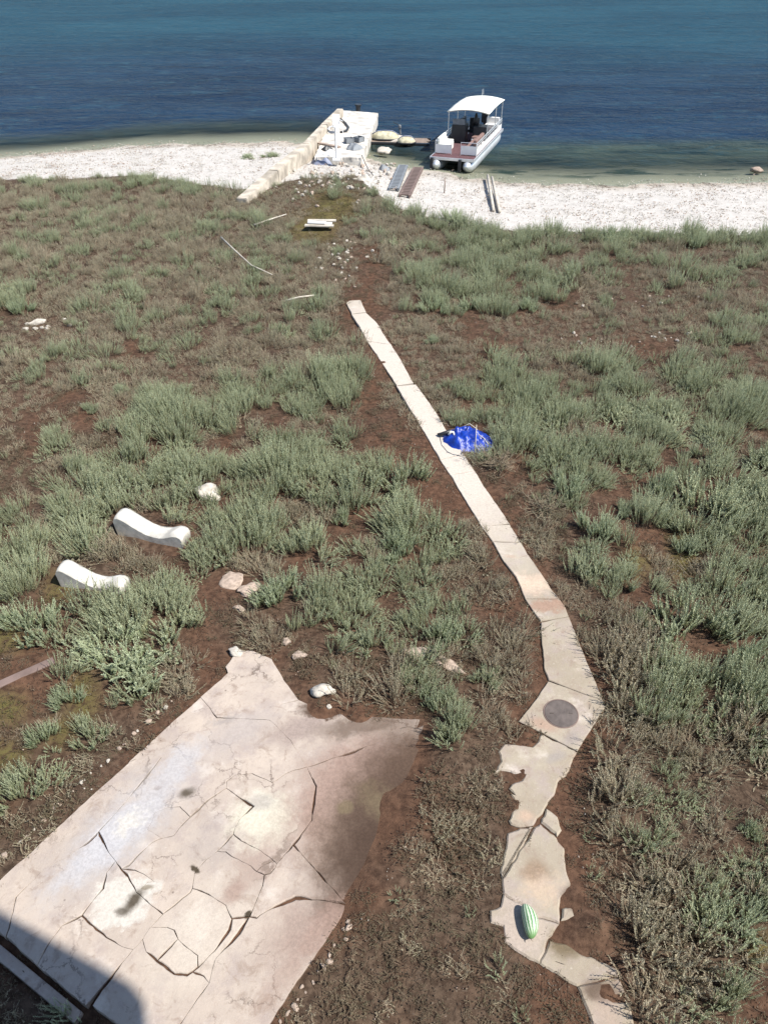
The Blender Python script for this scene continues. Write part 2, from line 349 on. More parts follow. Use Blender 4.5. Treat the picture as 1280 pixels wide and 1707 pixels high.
def m_concrete(name, base, base2, near=False):
    s = NT(name); p0 = s.pos()
    d = s.vm('SUBTRACT', s.noise(p0, 3.6, 9, .72, 'Color'), (.5, .5, .5))
    p = s.vm('ADD', s.vm('MULTIPLY', p0, (1, 1, 0)), s.vm('MULTIPLY', d, (.8, .8, 0)))
    psm = s.vm('ADD', s.vm('MULTIPLY', p0, (1, 1, 0)), s.vm('MULTIPLY', d, (.2, .2, 0)))
    rnd = s.n('ShaderNodeObjectInfo', 'Random')
    f1 = s.noise(p0, 1.3, 6, .6); f2 = s.noise(p0, 7, 6, .7); f3 = s.noise(p0, 60, 4, .7)
    c = s.mix(s.ramp(f1, .3, .7), base, base2)
    c = s.mix(s.ramp(rnd, 0, 1, 0, .22), c, tuple(b*.68 for b in base))
    c = s.mix(s.ramp(s.noise(p0, 2.4, 7, .68), .46, .68, 0, .75), c, (.285, .235, .21))
    c = s.mix(s.ramp(s.noise(p0, 4.1, 7, .7, dist=.6), .52, .68, 0, .7), c, (.22, .165, .13))
    c = s.mix(s.ramp(s.noise(s.vm('ADD', p0, (9, 4, 0)), 1.7, 6, .66), .54, .70, 0, .55), c, (.50, .445, .39))
    BR = (.080, .052, .037); GR = (.23, .205, .195); BL = (.355, .345, .35); WH = (.43, .40, .355); DK = (.055, .042, .028); PK = (.23, .16, .13); OL = (.125, .095, .058)
    if not near:
        L = [(215, 1375, 1.5, .6, 57, (.30, .285, .285), .7, 1.2, .2), (400, 1225, .8, .35, 40, (.29, .255, .24), .6, 1.2, .2), (330, 1560, .9, .6, 57, (.42, .37, .31), .6, 1.2, .2), (200, 1390, .85, .33, 57, BL, .85, 1.2, .3), (300, 1275, .6, .28, 57, BL, .6, 1.2, .3), (215, 1375, .35, .16, 57, WH, .7, 1.1, .5), (120, 1460, .5, .22, 57, BL, .5, 1.2, .3), (375, 1205, .3, .12, 20, GR, .55, 1.2, .3),
             (350, 1400, .5, .4, 0, GR, .3, 1.2, .2), (505, 1215, .62, .34, 25, (.24, .19, .165), .9, 1.25, .3), (440, 1365, .5, .45, 0, (.46, .43, .345), .75, 1.2, .5), (435, 1340, .22, .14, 0, GR, .5, 1.2, .4),
             (205, 1505, .42, .36, 0, WH, .85, 1.1, .8), (600, 1330, 1.3, 1.05, 57, PK, .95, 1.2, .5), (610, 1395, 1.1, .8, 57, (.13, .092, .068), .85, 1.2, .4), (735, 1330, 1.75, 1.45, 57, BR, 1, 1.15, .55), (700, 1440, 1.6, 1.3, 57, (.055, .035, .025), 1, 1.2, .55), (610, 1210, .9, .26, 15, BR, .75, 1.2, .3), (545, 1182, .5, .2, 0, BR, 1, 1.2, .6),
             (390, 1490, .22, .14, 40, PK, .75, 1.2, .3), (500, 1560, .7, .5, 57, (.24, .18, .15), .9, 1.25, .2), (430, 1440, .5, .3, 57, PK, .5, 1.3, .2), (560, 1520, .35, .3, 57, BR, .8, 1.3, .3), (545, 1545, .45, .25, 57, PK, .8, 1.2, .4), (470, 1640, .5, .2, 57, PK, .35, 1.2, .4),
             (313, 1325, .13, .10, 20, DK, .9, 1.25, .2), (225, 1505, .17, .11, 60, DK, .95, 1.3, .3), (205, 1522, .1, .07, 0, DK, .8, 1.3, .4), (576, 1348, .14, .13, 0, OL, .8, 1.1, .6), (326, 1452, .05, .09, 60, DK, 1, 1.2, .6), (414, 1527, .05, .05, 0, DK, 1, 1.2, .6), (264, 1315, .06, .05, 0, GR, .8, 1.2, .4),
             (460, 1430, .4, .07, 57, BR, .5, 1.2, .4), (245, 1485, .09, .05, 0, OL, .7, 1.2, .4), (640, 1340, .3, .5, 57, OL, .7, 1.2, .2)]
    else:
        L = [(690, 650, 3.2, 7.5, 0, (.45, .40, .345), .9, 1.3, .6), (912, 1012, .5, .2, 0, (.26, .17, .125), .9, 1.2, .4), (880, 975, .5, .3, 0, (.5, .38, .29), .7, 1.3, .3), (890, 1456, .24, .16, 10, (.2, .14, .095), .85, 1.3, .3), (900, 1485, .3, .2, 0, (.4, .3, .22), .6, 1.3, .3), (940, 1575, .26, .2, 0, OL, .95, 1.25, .4), (960, 1500, .2, .2, 0, BR, .9, 1.2, .5),
             (905, 1212, .25, .12, -30, (.3, .2, .15), .7, 1.3, .3), (950, 1235, .2, .12, 40, GR, .5, 1.3, .3), (1000, 1655, .25, .13, 0, BR, .85, 1.3, .4), (1010, 1690, .2, .2, 0, (.3, .23, .19), .6, 1.3, .3), (925, 1265, .2, .1, 20, GR, .55, 1.3, .3), (875, 1365, .14, .1, 0, (.38, .27, .2), .7, 1.3, .3), (870, 1555, .35, .4, 0, (.33, .275, .235), .8, 1.3, .6),
             (850, 930, .12, .06, 0, (.35, .26, .2), .6, 1.3, .3), (760, 770, .1, .06, 0, GR, .5, 1.3, .3)]
    if not near:
        vo = s.n('ShaderNodeTexVoronoi', 'Distance', {'feature': 'DISTANCE_TO_EDGE'}, Vector=s.vm('ADD', p0, s.vm('MULTIPLY', d, (.5, .5, 0))), Scale=1.9)
        ln = s.math('MULTIPLY', s.ramp(vo, .02, .006), s.ramp(s.noise(p0, 1.1, 3), .48, .60))
        c = s.mix(s.math('MULTIPLY', ln, .75), c, (.10, .075, .06))
    c = s.mix(s.ramp(f2, .45, .25, 0, .45), c, (.3, .235, .195))
    f4 = s.noise(p0, 24, 5, .75)
    c = s.mix(s.ramp(f4, .56, .72, 0, .5), c, (.22, .17, .14))
    c = s.mix(s.ramp(f4, .42, .28, 0, .4), c, (.54, .49, .43))
    c = s.mix(s.ramp(f3, .64, .76, 0, .35), c, (.55, .51, .45))
    c = s.mix(s.ramp(f3, .36, .27, 0, .55), c, (.16, .12, .095))
    v = s.n('ShaderNodeTexVoronoi', 'Distance', Vector=p0, Scale=2.6)
    c = s.mix(s.ramp(v, .055, .02, 0, .75), c, (.13, .1, .08))
    def tint(col, q): return s.mix(s.ramp(f4, .3, .7), tuple(x*(1-q) for x in col), tuple(x*(1+q) for x in col))
    for u, v, rx, ry, rot, col, k, lo, hi in L:
        c = s.mix(s.math('MULTIPLY', blob(s, psm if max(rx, ry) < .3 else p, u, v, rx, ry, rot, lo, hi), k), c, tint(col, .15))
    h = s.math('ADD', s.math('MULTIPLY', f2, .7), s.math('MULTIPLY', f3, .25))
    return s.fin(c, .9, .15, s.bump(h, .6, .022))
def m_foliage(name, stemc, leafs, tip=(.48, .495, .35)):
    s = NT(name); t = s.attr('leaf')
    rnd = s.n('ShaderNodeObjectInfo', 'Random'); p = s.pos()
    f = s.noise(p, .35, 3); f2 = s.noise(p, 14, 2)
    c = s.mix(s.ramp(s.math('ADD', s.math('MULTIPLY', rnd, .6), s.math('MULTIPLY', f, .5)), .3, .85), leafs[0], leafs[1])
    c = s.mix(s.ramp(f2, .35, .7), c, leafs[2])
    c = s.mix(s.ramp(t, .0, .6), stemc, c)
    c = s.mix(s.ramp(t, .7, 1.0, 0, .5), c, tip)
    s.fin(c, .75, .2)
    tr = s.n('ShaderNodeBsdfTranslucent', Color=c)
    mx = s.n('ShaderNodeMixShader', Fac=.25, i1=s.b.outputs[0], i2=tr)
    s.L.new(mx, s.out.inputs['Surface'])
    return s.m
M = {}
M['soil'] = m_ground()
M['terrace'] = m_concrete('weathered_terrace_concrete', (.40, .335, .28), (.335, .28, .238))
M['path'] = m_concrete('weathered_path_concrete', (.325, .283, .22), (.26, .217, .165), True)
M['green'] = m_foliage('saltbush', (.17, .125, .085), [(.26, .32, .18), (.35, .405, .25), (.345, .355, .195)])
M['fresh'] = m_foliage('saltbush_fresh', (.17, .13, .08), [(.26, .335, .185), (.35, .42, .26), (.325, .37, .205)])
M['brown'] = m_foliage('dry_scrub', (.25, .185, .13), [(.34, .285, .19), (.30, .295, .185), (.395, .34, .245)], (.44, .395, .29))
M['dark_scrub'] = m_foliage('dark_scrub', (.14, .10, .068), [(.16, .12, .078), (.13, .12, .07), (.20, .155, .105)], (.23, .19, .13))
M['moss'] = m_foliage('low_succulent', (.12, .09, .04), [(.12, .125, .04), (.15, .13, .06), (.11, .12, .05)], (.16, .16, .07))
M['litter'] = m_foliage('litter', (.055, .037, .025), [(.095, .066, .043), (.06, .039, .025), (.15, .118, .085)], (.14, .11, .08))
M['white_stone'] = plain('white_stone', (.40, .365, .315), .9, .1, .2, 3, bump=.6, bscale=14)
M['tan_stone'] = plain('tan_stone', (.33, .26, .21), .9, .1, .25, 4, bump=.6, bscale=14)
M['white_paint'] = plain('white_paint', (.48, .455, .405), .85, .15, .25, 5, bump=.25, bscale=18)
M['jetty'] = plain('jetty_concrete', (.47, .44, .395), .9, .1, .3, 1.6, bump=.4, bscale=9)
M['jetty_wall'] = plain('jetty_wall', (.38, .335, .275), .9, .1, .35, 1.5, bump=.5, bscale=9)
M['wood'] = plain('weathered_wood', (.27, .21, .17), .85, .15, .25, 4)
M['pale_wood'] = plain('bleached_wood', (.42, .38, .32), .85, .15, .2, 4)
M['dark'] = plain('dark_plastic', (.02, .021, .024), .45, .4, .2, 4)
M['grey'] = plain('grey_plastic', (.17, .18, .19), .6, .3, .2, 3)
M['alu'] = plain('aluminium', (.62, .63, .64), .35, .5, .08, 3, metal=.6, bump=.03)
M['boat_white'] = plain('boat_white', (.66, .65, .635), .35, .5, .05, 3, bump=.02)
M['maroon'] = plain('maroon_carpet', (.105, .058, .062), .95, .1, .2, 8)
M['cushion'] = plain('tan_cushion', (.20, .125, .105), .6, .3, .15, 4)
M['canvas'] = plain('canvas', (.68, .67, .60), .8, .2, .04, 2, bump=.05)
M['dirty_cream'] = plain('dirty_cream', (.42, .385, .27), .7, .2, .3, 5, bump=.3, bscale=12)
M['tarp_grey'] = plain('tarp_grey', (.17, .19, .26), .5, .4, .2, 3)
M['rope'] = plain('rope', (.55, .52, .45), .85, .1, .15, 20)
M['rust'] = plain('rusty_mauve', (.15, .108, .094), .85, .2, .2, 3)
M['iron'] = plain('iron_cover', (.095, .078, .070), .8, .3, .22, 7, bump=.4, bscale=30)
M['wall'] = plain('rendered_wall', (.6, .55, .47), .9, .1, .1, 1)
def m_tarp():
    s = NT('blue_tarp'); p = s.obj(); f = s.noise(p, 7, 4)
    return s.fin(s.mix(s.ramp(f, .3, .7), (.002, .014, .16), (.005, .04, .34)), .38, .5, s.bump(s.noise(p, 26, 3), .5, .02))
M['tarp'] = m_tarp()
def m_melon():
    s = NT('melon_rind'); p = s.obj()
    x = s.n('ShaderNodeSeparateXYZ', 0, None, i0=p).node.outputs
    a = s.n('ShaderNodeMath', props={'operation': 'ARCTAN2'}, i0=x[0], i1=x[2])
    w = s.math('SINE', s.math('ADD', s.math('MULTIPLY', a, 14), s.math('MULTIPLY', s.noise(p, 20, 5, .7), 5.5)))
    c = s.mix(s.ramp(w, -.25, .35), (.10, .21, .09), (.50, .55, .42))
    c = s.mix(s.ramp(x[1], -.10, -.2), c, (.10, .20, .07))
    return s.fin(c, .5, .35)
M['melon'] = m_melon()
def m_water():
    s = NT('sea_water'); p = s.pos()
    d0 = s.attr('d')
    ps = s.vm('MULTIPLY', p, (.35, 1, 1))
    wob = s.math('SUBTRACT', s.noise(ps, .10, 5, .6), .5)
    d = s.math('ADD', d0, s.math('MULTIPLY', wob, s.ramp(d0, 2, 30, 4, 26)))
    green = s.mix(s.ramp(s.noise(ps, .45, 5, .65), .4, .6), (.012, .026, .030), (.034, .052, .046))
    navy = s.mix(s.ramp(s.noise(ps, .16, 4), .35, .65), (.0055, .018, .042), (.010, .029, .060))
    teal = s.mix(s.ramp(s.noise(ps, .06, 4), .35, .65), (.0065, .035, .062), (.0105, .050, .080))
    x = s.n('ShaderNodeSeparateXYZ', 0, None, i0=p)
    gw = s.ramp(x, 3, 9, 0, 4)
    c = s.mix(s.ramp(s.math('SUBTRACT', d, gw), 3.0, 7.5), green, navy)
    c = s.mix(s.ramp(d, 20, 72), c, teal)
    # ripples
    pr = s.vm('MULTIPLY', p, (.55, 1, 1))
    w1 = s.noise(pr, 1.3, 3, .6, dist=.4); w2 = s.noise(pr, 4.5, 3, .6); w3 = s.noise(s.vm('MULTIPLY', p, (.3, 1, 1)), .28, 3)
    h = s.math('ADD', s.math('ADD', s.math('MULTIPLY', w1, .5), s.math('MULTIPLY', w2, .16)), s.math('MULTIPLY', w3, .9))
    calm = s.ramp(d0, 0, 10, .15, 1)
    nb = s.n('ShaderNodeBump', Height=h, Strength=calm, Distance=.55)
    c = s.mix(s.ramp(s.noise(pr, .9, 6, .7, dist=.8), .5, .72, 0, .8), c, s.mix(.5, c, (.03, .085, .115)))  # ripple glints painted into the water colour as lighter streaks
    c = s.mix(s.ramp(s.noise(pr, .55, 6, .7, dist=.5), .5, .34, 0, .5), c, s.mix(.5, c, (.002, .006, .016)))  # shaded sides of ripples painted in as darker streaks
    s.fin(c, .5, 0.0, nb)
    tr = s.n('ShaderNodeBsdfTransparent', Color=(.80, .88, .85))
    gl = s.n('ShaderNodeBsdfGlossy', Roughness=.1, Normal=nb); fr = s.n('ShaderNodeFresnel', IOR=1.33, Normal=nb)
    fr = s.math('MULTIPLY', fr, .17)
    clear = s.n('ShaderNodeMixShader', Fac=fr, i1=tr, i2=gl)
    deep = s.n('ShaderNodeMixShader', Fac=fr, i1=s.b.outputs[0], i2=gl)
    see = s.ramp(s.math('ADD', d0, s.math('MULTIPLY', wob, 4)), 8.5, -.5, 0, .97)
    mx = s.n('ShaderNodeMixShader', Fac=see, i1=deep, i2=clear)
    s.L.new(mx, s.out.inputs['Surface'])
    return s.m
M['water'] = m_water()

# ------------------------------------------------------------------ ground and sea
def axis(segs):
    out = [segs[0][0]]
    for a, b, st in segs:
        n = max(1, round((b-a)/st)); out += [a+(b-a)*(i+1)/n for i in range(n)]
    return out
def build_ground():
    xs = axis([(-400, -60, 40), (-60, -20, 2), (-20, -8, .35), (-8, 8, .085), (8, 20, .35), (20, 60, 2), (60, 400, 40)])
    ys = axis([(-60, -4, 4), (-4, 2.4, .4), (2.4, 11, .085), (11, 17, .16), (17, 40, .3), (40, 60, .5), (60, 110, 4), (110, 520, 60)])
    V = []; nx = len(xs)
    for y in ys:
        for x in xs: V.append((x, y, ground_z(x, y)))
    F = [(j*nx+i, j*nx+i+1, (j+1)*nx+i+1, (j+1)*nx+i) for j in range(len(ys)-1) for i in range(nx-1)]
    me = mesh('ground', V, F, M['soil'], True)
    A = np.array(V); u, v = project(A[:, 0], A[:, 1], A[:, 2])
    yv = interp(VEG, A[:, 0])
    sand = np.clip((A[:, 1]-yv)/1.4+.35, 0, 1)
    moss = bil(LET['m'], u, v); bare = np.clip(bil(LET['d'], u, v)*1.0+bil(LET['s'], u, v)*.35+bil(LET['m'], u, v)*.6+bil(LET['G'], u, v)*.5, 0, 1)
    ca = me.color_attributes.new('mix', 'FLOAT_COLOR', 'POINT')
    ca.data.foreach_set('color', np.stack([sand, moss, bare, np.ones_like(moss)], 1).astype(np.float32).ravel())
    return tag(link('ground', me), 'brown soil running down to a white pebble beach', None, None, 'structure')
build_ground()
def build_sea():
    xs = axis([(-3000, -120, 240), (-120, -30, 5), (-30, 30, .6), (30, 120, 5), (120, 3000, 240)])
    ys = axis([(36, 62, .5), (62, 130, 3), (130, 400, 20), (400, 4500, 300)])
    V = [(x, y, SEA) for y in ys for x in xs]; nx = len(xs)
    F = [(j*nx+i, j*nx+i+1, (j+1)*nx+i+1, (j+1)*nx+i) for j in range(len(ys)-1) for i in range(nx-1)]
    me = mesh('sea', V, F, M['water'], True)
    d = np.array([y-float(interp(SHORE, x)) for x, y, z in V], dtype=np.float32)
    me.attributes.new('d', 'FLOAT', 'POINT').data.foreach_set('value', d)
    tag(link('sea', me), 'rippled blue sea darker over a weed band near the shore', None, None, 'structure')
build_sea()

# ------------------------------------------------------------------ paving
def slab(name, P, zt, thick, gap, mat, parent, seed, amp=.014, soft=0.0):
    P = [Vector(p) for p in P]; n = len(P)
    if sum(P[i].x*P[(i+1) % n].y-P[(i+1) % n].x*P[i].y for i in range(n)) < 0: P = P[::-1]
    Q = []
    for i in range(n):
        a, b = P[i], P[(i+1) % n]; k = max(1, int((b-a).length/.05))
        for j in range(k): Q.append(a.lerp(b, j/k))
    Q = [q+Vector((n2(q.x, q.y, 7, 11)*amp+n2(q.x, q.y, 22, 12)*amp*.5, n2(q.x, q.y, 7, 13)*amp+n2(q.x, q.y, 22, 14)*amp*.5)) for q in Q]
    m = len(Q); N = []
    for i in range(m):
        t = Q[(i+1) % m]-Q[i-1]; t = t.normalized() if t.length > 1e-6 else Vector((1, 0)); N.append(Vector((-t.y, t.x)))
    r = random.Random(seed); tx, ty, dz = r.uniform(-.008, .008), r.uniform(-.008, .008), r.uniform(-.006, .006)
    c = sum(Q, Vector((0, 0)))/m
    def z(q): return zt+dz+(q.x-c.x)*tx+(q.y-c.y)*ty
    g = [gap*(.10+2.9*max(0, n2(q.x, q.y, 2.3, 15)+.08)+.9*abs(n2(q.x, q.y, 14, 19))) for q in Q]
    A = [Q[i]+N[i]*g[i] for i in range(m)]; B = [Q[i]+N[i]*(g[i]+.002+.55*g[i]+soft) for i in range(m)]
    V = [(q.x, q.y, z(q)-thick) for q in A]+[(q.x, q.y, z(q)-.002-min(.012, .7*e)-soft*.8) for q, e in zip(A, g)]+[(q.x, q.y, z(q)) for q in B]
    F = []
    for i in range(m):
        j = (i+1) % m
        F += [(i, j, m+j, m+i), (m+i, m+j, 2*m+j, 2*m+i)]
    F.append(tuple(range(2*m, 3*m)))
    return link(name, mesh(name, V, F, mat), parent)
terrace = tag(bpy.data.objects.new('pavement', None), 'cracked pinkish concrete terrace of irregular slabs', None, None, 'structure'); COL.objects.link(terrace)
for i, (k, P) in enumerate(TERR.items()):
    slab('paving_slab', pw(P, TZ), TZ, .14, {'u': .002, 't': .003, 'z': .013, 'm1a': .004, 'n': .002, 'q1': .005, 'v2': .006, 'y1': .013, 'strip': .005, 'r1': .006, 'x': .006}.get(k, .009), M['terrace'], terrace, i, .010)
# the lower step along the terrace front and the bed the slabs lie on
a, b = G(-60, 1510, TZ), G(142, 1676, TZ); fd = (b-a).normalized(); fn = Vector((fd.y, -fd.x, 0))
if fn.y > 0: fn = -fn
st = MB(); q0 = a+fn*.055; q1 = b+fn*.05-fd*.02
st.prism([tuple(q0.xy), tuple(q1.xy), tuple((q1+fn*.13).xy), tuple((q0+fn*.13).xy)], -.4, -.055)
st.build('step', M['terrace'], terrace, bevel=.012)
walk = tag(bpy.data.objects.new('path', None), 'pale concrete path of slabs leading towards the jetty', None, None, 'structure'); COL.objects.link(walk)
for i, P in enumerate(PATH):
    slab('paving_slab', pw(P, PZ), PZ, .13, .006, M['path'], walk, 50+i, .005 if i < 13 else .022, .004 if i < 13 else .018)

# ------------------------------------------------------------------ plants: sprigs gathered into clumps
class Plant:
    def __init__(s): s.V = []; s.F = []; s.T = []
    def stem(s, pts, r0, r1, t0=0.0, t1=0.0):
        k = len(s.V); n = len(pts)
        for i, p in enumerate(pts):
            d = (pts[min(i+1, n-1)]-pts[max(0, i-1)]).normalized(); a = d.orthogonal().normalized(); b = d.cross(a)
            rr = r0+(r1-r0)*i/(n-1)
            for q in range(3):
                w = q*2.0944; s.V.append(tuple(p+(a*math.cos(w)+b*math.sin(w))*rr)); s.T.append(t0+(t1-t0)*i/(n-1))
        for i in range(n-1):
            for q in range(3): s.F.append((k+i*3+q, k+i*3+(q+1) % 3, k+(i+1)*3+(q+1) % 3, k+(i+1)*3+q))
    def leaf(s, p, d, nrm, ln, wd, t=1.0):
        side = d.cross(nrm)
        if side.length < .01: side = d.orthogonal()
        side.normalize(); k = len(s.V)
        s.V += [tuple(p), tuple(p+d*ln*.55+side*wd*.5), tuple(p+d*ln), tuple(p+d*ln*.55-side*wd*.5)]
        s.T += [t]*4; s.F.append((k, k+1, k+2, k+3))
    def sprig(s, base, d, ln, r, nleaf, ll, lw, start=.3, bend=.25, sr=.0035):
        side = d.orthogonal().normalized(); side.rotate(Matrix.Rotation(r.uniform(0, 6.28), 3, d))
        up = Vector((0, 0, 1)); pts = []
        for i in range(5):
            f = i/4; pts.append(base+d*ln*f+(up*.5+side*.5)*ln*bend*f*f)
        s.stem(pts, sr, sr*.4, 0, .5)
        a = r.uniform(0, 6.28)
        for i in range(nleaf):
            f = start+(1-start)*(i+r.random()*.7)/nleaf; f = min(f, 1)
            j = min(3, int(f*4)); p = pts[j].lerp(pts[j+1], f*4-j); t = (pts[j+1]-pts[j]).normalized()
            o = t.orthogonal().normalized(); a += 2.1+r.uniform(-.4, .4); o.rotate(Matrix.Rotation(a, 3, t))
            sz = (1.1-.45*f)*r.uniform(.75, 1.2)
            ld = (t*r.uniform(.9, 1.3)+o*r.uniform(.45, .9)).normalized()
            s.leaf(p, ld, t, ll*sz, lw*sz, min(1, .25+1.1*(f-start)/(1-start)+r.uniform(-.12, .12)))
    def build(s, name, mat):
        me = mesh(name, s.V, s.F, mat)
        me.attributes.new('leaf', 'FLOAT', 'POINT').data.foreach_set('value', np.clip(np.array(s.T, dtype=np.float32), 0, 1))
        return me
def fan(r, spread):
    a = r.uniform(0, 6.283); t = spread*math.sqrt(r.random())
    return Vector((math.sin(t)*math.cos(a), math.sin(t)*math.sin(a), math.cos(t))), a
def green_clump(seed, n=24, rad=.18, h=(.26, .54), spread=.48, mat='green', name='clump', leaves=30, ll=.042, lw=.015):
    r = random.Random(seed); P = Plant()
    for i in range(n):
        d, a = fan(r, spread)
        q = rad*math.sqrt(r.random()); b = r.uniform(-.5, .5)+a
        P.sprig(Vector((q*math.cos(b), q*math.sin(b), -.02)), d, r.uniform(*h), r, leaves, ll, lw, .22, .2, .005)
    return P.build(name, M[mat])
def brown_clump(seed, n=34, rad=.2, h=(.12, .28), mat='brown', leaves=11, name='scrub'):
    r = random.Random(seed); P = Plant()
    for i in range(n):
        d, a = fan(r, 1.05); q = rad*math.sqrt(r.random()); b = r.uniform(0, 6.28)
        P.sprig(Vector((q*math.cos(b), q*math.sin(b), -.02)), d, r.uniform(*h), r, leaves, .034, .013, .15, r.uniform(-.3, .35), .0048)
    return P.build(name, M[mat])
def moss_clump(seed):
    r = random.Random(seed); P = Plant()
    for i in range(34):
        d, a = fan(r, 1.3); q = .17*math.sqrt(r.random()); b = r.uniform(0, 6.28)
        P.sprig(Vector((q*math.cos(b), q*math.sin(b), -.01)), d, r.uniform(.03, .09), r, 6, .02, .008, .1)
    return P.build('moss', M['moss'])
def litter_clump(seed):
    r = random.Random(seed); P = Plant()
    for i in range(34):
        q = .24*math.sqrt(r.random()); b = r.uniform(0, 6.28); p = Vector((q*math.cos(b), q*math.sin(b), r.uniform(.0, .02)))
        a = r.uniform(0, 6.28); d = Vector((math.cos(a), math.sin(a), r.uniform(-.2, .4))).normalized()
        if r.random() < .35: P.stem([p, p+d*r.uniform(.04, .14)+Vector((0, 0, .01))], .003, .0018, r.random()*.6, r.random())
        else: P.leaf(p, d, Vector((r.uniform(-.6, .6), r.uniform(-.6, .6), 1)), r.uniform(.015, .04), r.uniform(.008, .02), r.random())
    return P.build('litter', M['litter'])
def clod_cluster(seed, mat, n=10, rad=.2, size=(.008, .03)):
    r = random.Random(seed); b = MB()
    for i in range(n):
        q = rad*math.sqrt(r.random()); a = r.uniform(0, 6.28); sz = r.uniform(*size)
        bm = bmesh.new(); bmesh.ops.create_icosphere(bm, subdivisions=1, radius=sz)
        V = [v.co*(1+.35*r.uniform(-1, 1))+Vector((q*math.cos(a), q*math.sin(a), sz*.3)) for v in bm.verts]
        b.add(V, [tuple(v.index for v in f.verts) for f in bm.faces]); bm.free()
    return mesh('clods', b.V, b.F, mat)
def scatter(name, protos, pts, label):
    """one object whose points carry copies of the given meshes; pts: (x,y,z,tiltx,tilty,rotz,scale,sz,idx)"""
    pc = bpy.data.collections.new(name+'_kinds')
    for i, me in enumerate(protos):
        pc.objects.link(bpy.data.objects.new('%s_kind_%02d' % (name, i), me))
    A = np.array(pts, dtype=np.float32)
    me = bpy.data.meshes.new(name); me.from_pydata(A[:, :3].tolist(), [], [])
    me.attributes.new('rot', 'FLOAT_VECTOR', 'POINT').data.foreach_set('vector', A[:, 3:6].ravel())
    me.attributes.new('scl', 'FLOAT_VECTOR', 'POINT').data.foreach_set('vector', np.stack([A[:, 6], A[:, 6], A[:, 7]], 1).ravel())
    me.attributes.new('idx', 'INT', 'POINT').data.foreach_set('value', A[:, 8].astype(np.int32))
    o = link(name, me); tag(o, label, None, None, 'stuff')
    ng = bpy.data.node_groups.new(name, 'GeometryNodeTree')
    ng.interface.new_socket('Geometry', in_out='INPUT', socket_type='NodeSocketGeometry')
    ng.interface.new_socket('Geometry', in_out='OUTPUT', socket_type='NodeSocketGeometry')
    N, L = ng.nodes, ng.links
    gi = N.new('NodeGroupInput'); go = N.new('NodeGroupOutput'); ip = N.new('GeometryNodeInstanceOnPoints')
    ci = N.new('GeometryNodeCollectionInfo'); ci.inputs['Collection'].default_value = pc
    ci.inputs['Separate Children'].default_value = True; ci.inputs['Reset Children'].default_value = True
    def at(nm, ty):
        a = N.new('GeometryNodeInputNamedAttribute'); a.data_type = ty; a.inputs['Name'].default_value = nm; return a.outputs['Attribute']
    e2r = N.new('FunctionNodeEulerToRotation'); L.new(at('rot', 'FLOAT_VECTOR'), e2r.inputs[0])
    L.new(gi.outputs[0], ip.inputs['Points']); L.new(ci.outputs[0], ip.inputs['Instance'])
    ip.inputs['Pick Instance'].default_value = True
    L.new(at('idx', 'INT'), ip.inputs['Instance Index']); L.new(e2r.outputs[0], ip.inputs['Rotation']); L.new(at('scl', 'FLOAT_VECTOR'), ip.inputs['Scale'])
    L.new(ip.outputs[0], go.inputs[0])
    o.modifiers.new('scatter', 'NODES').node_group = ng
    return o

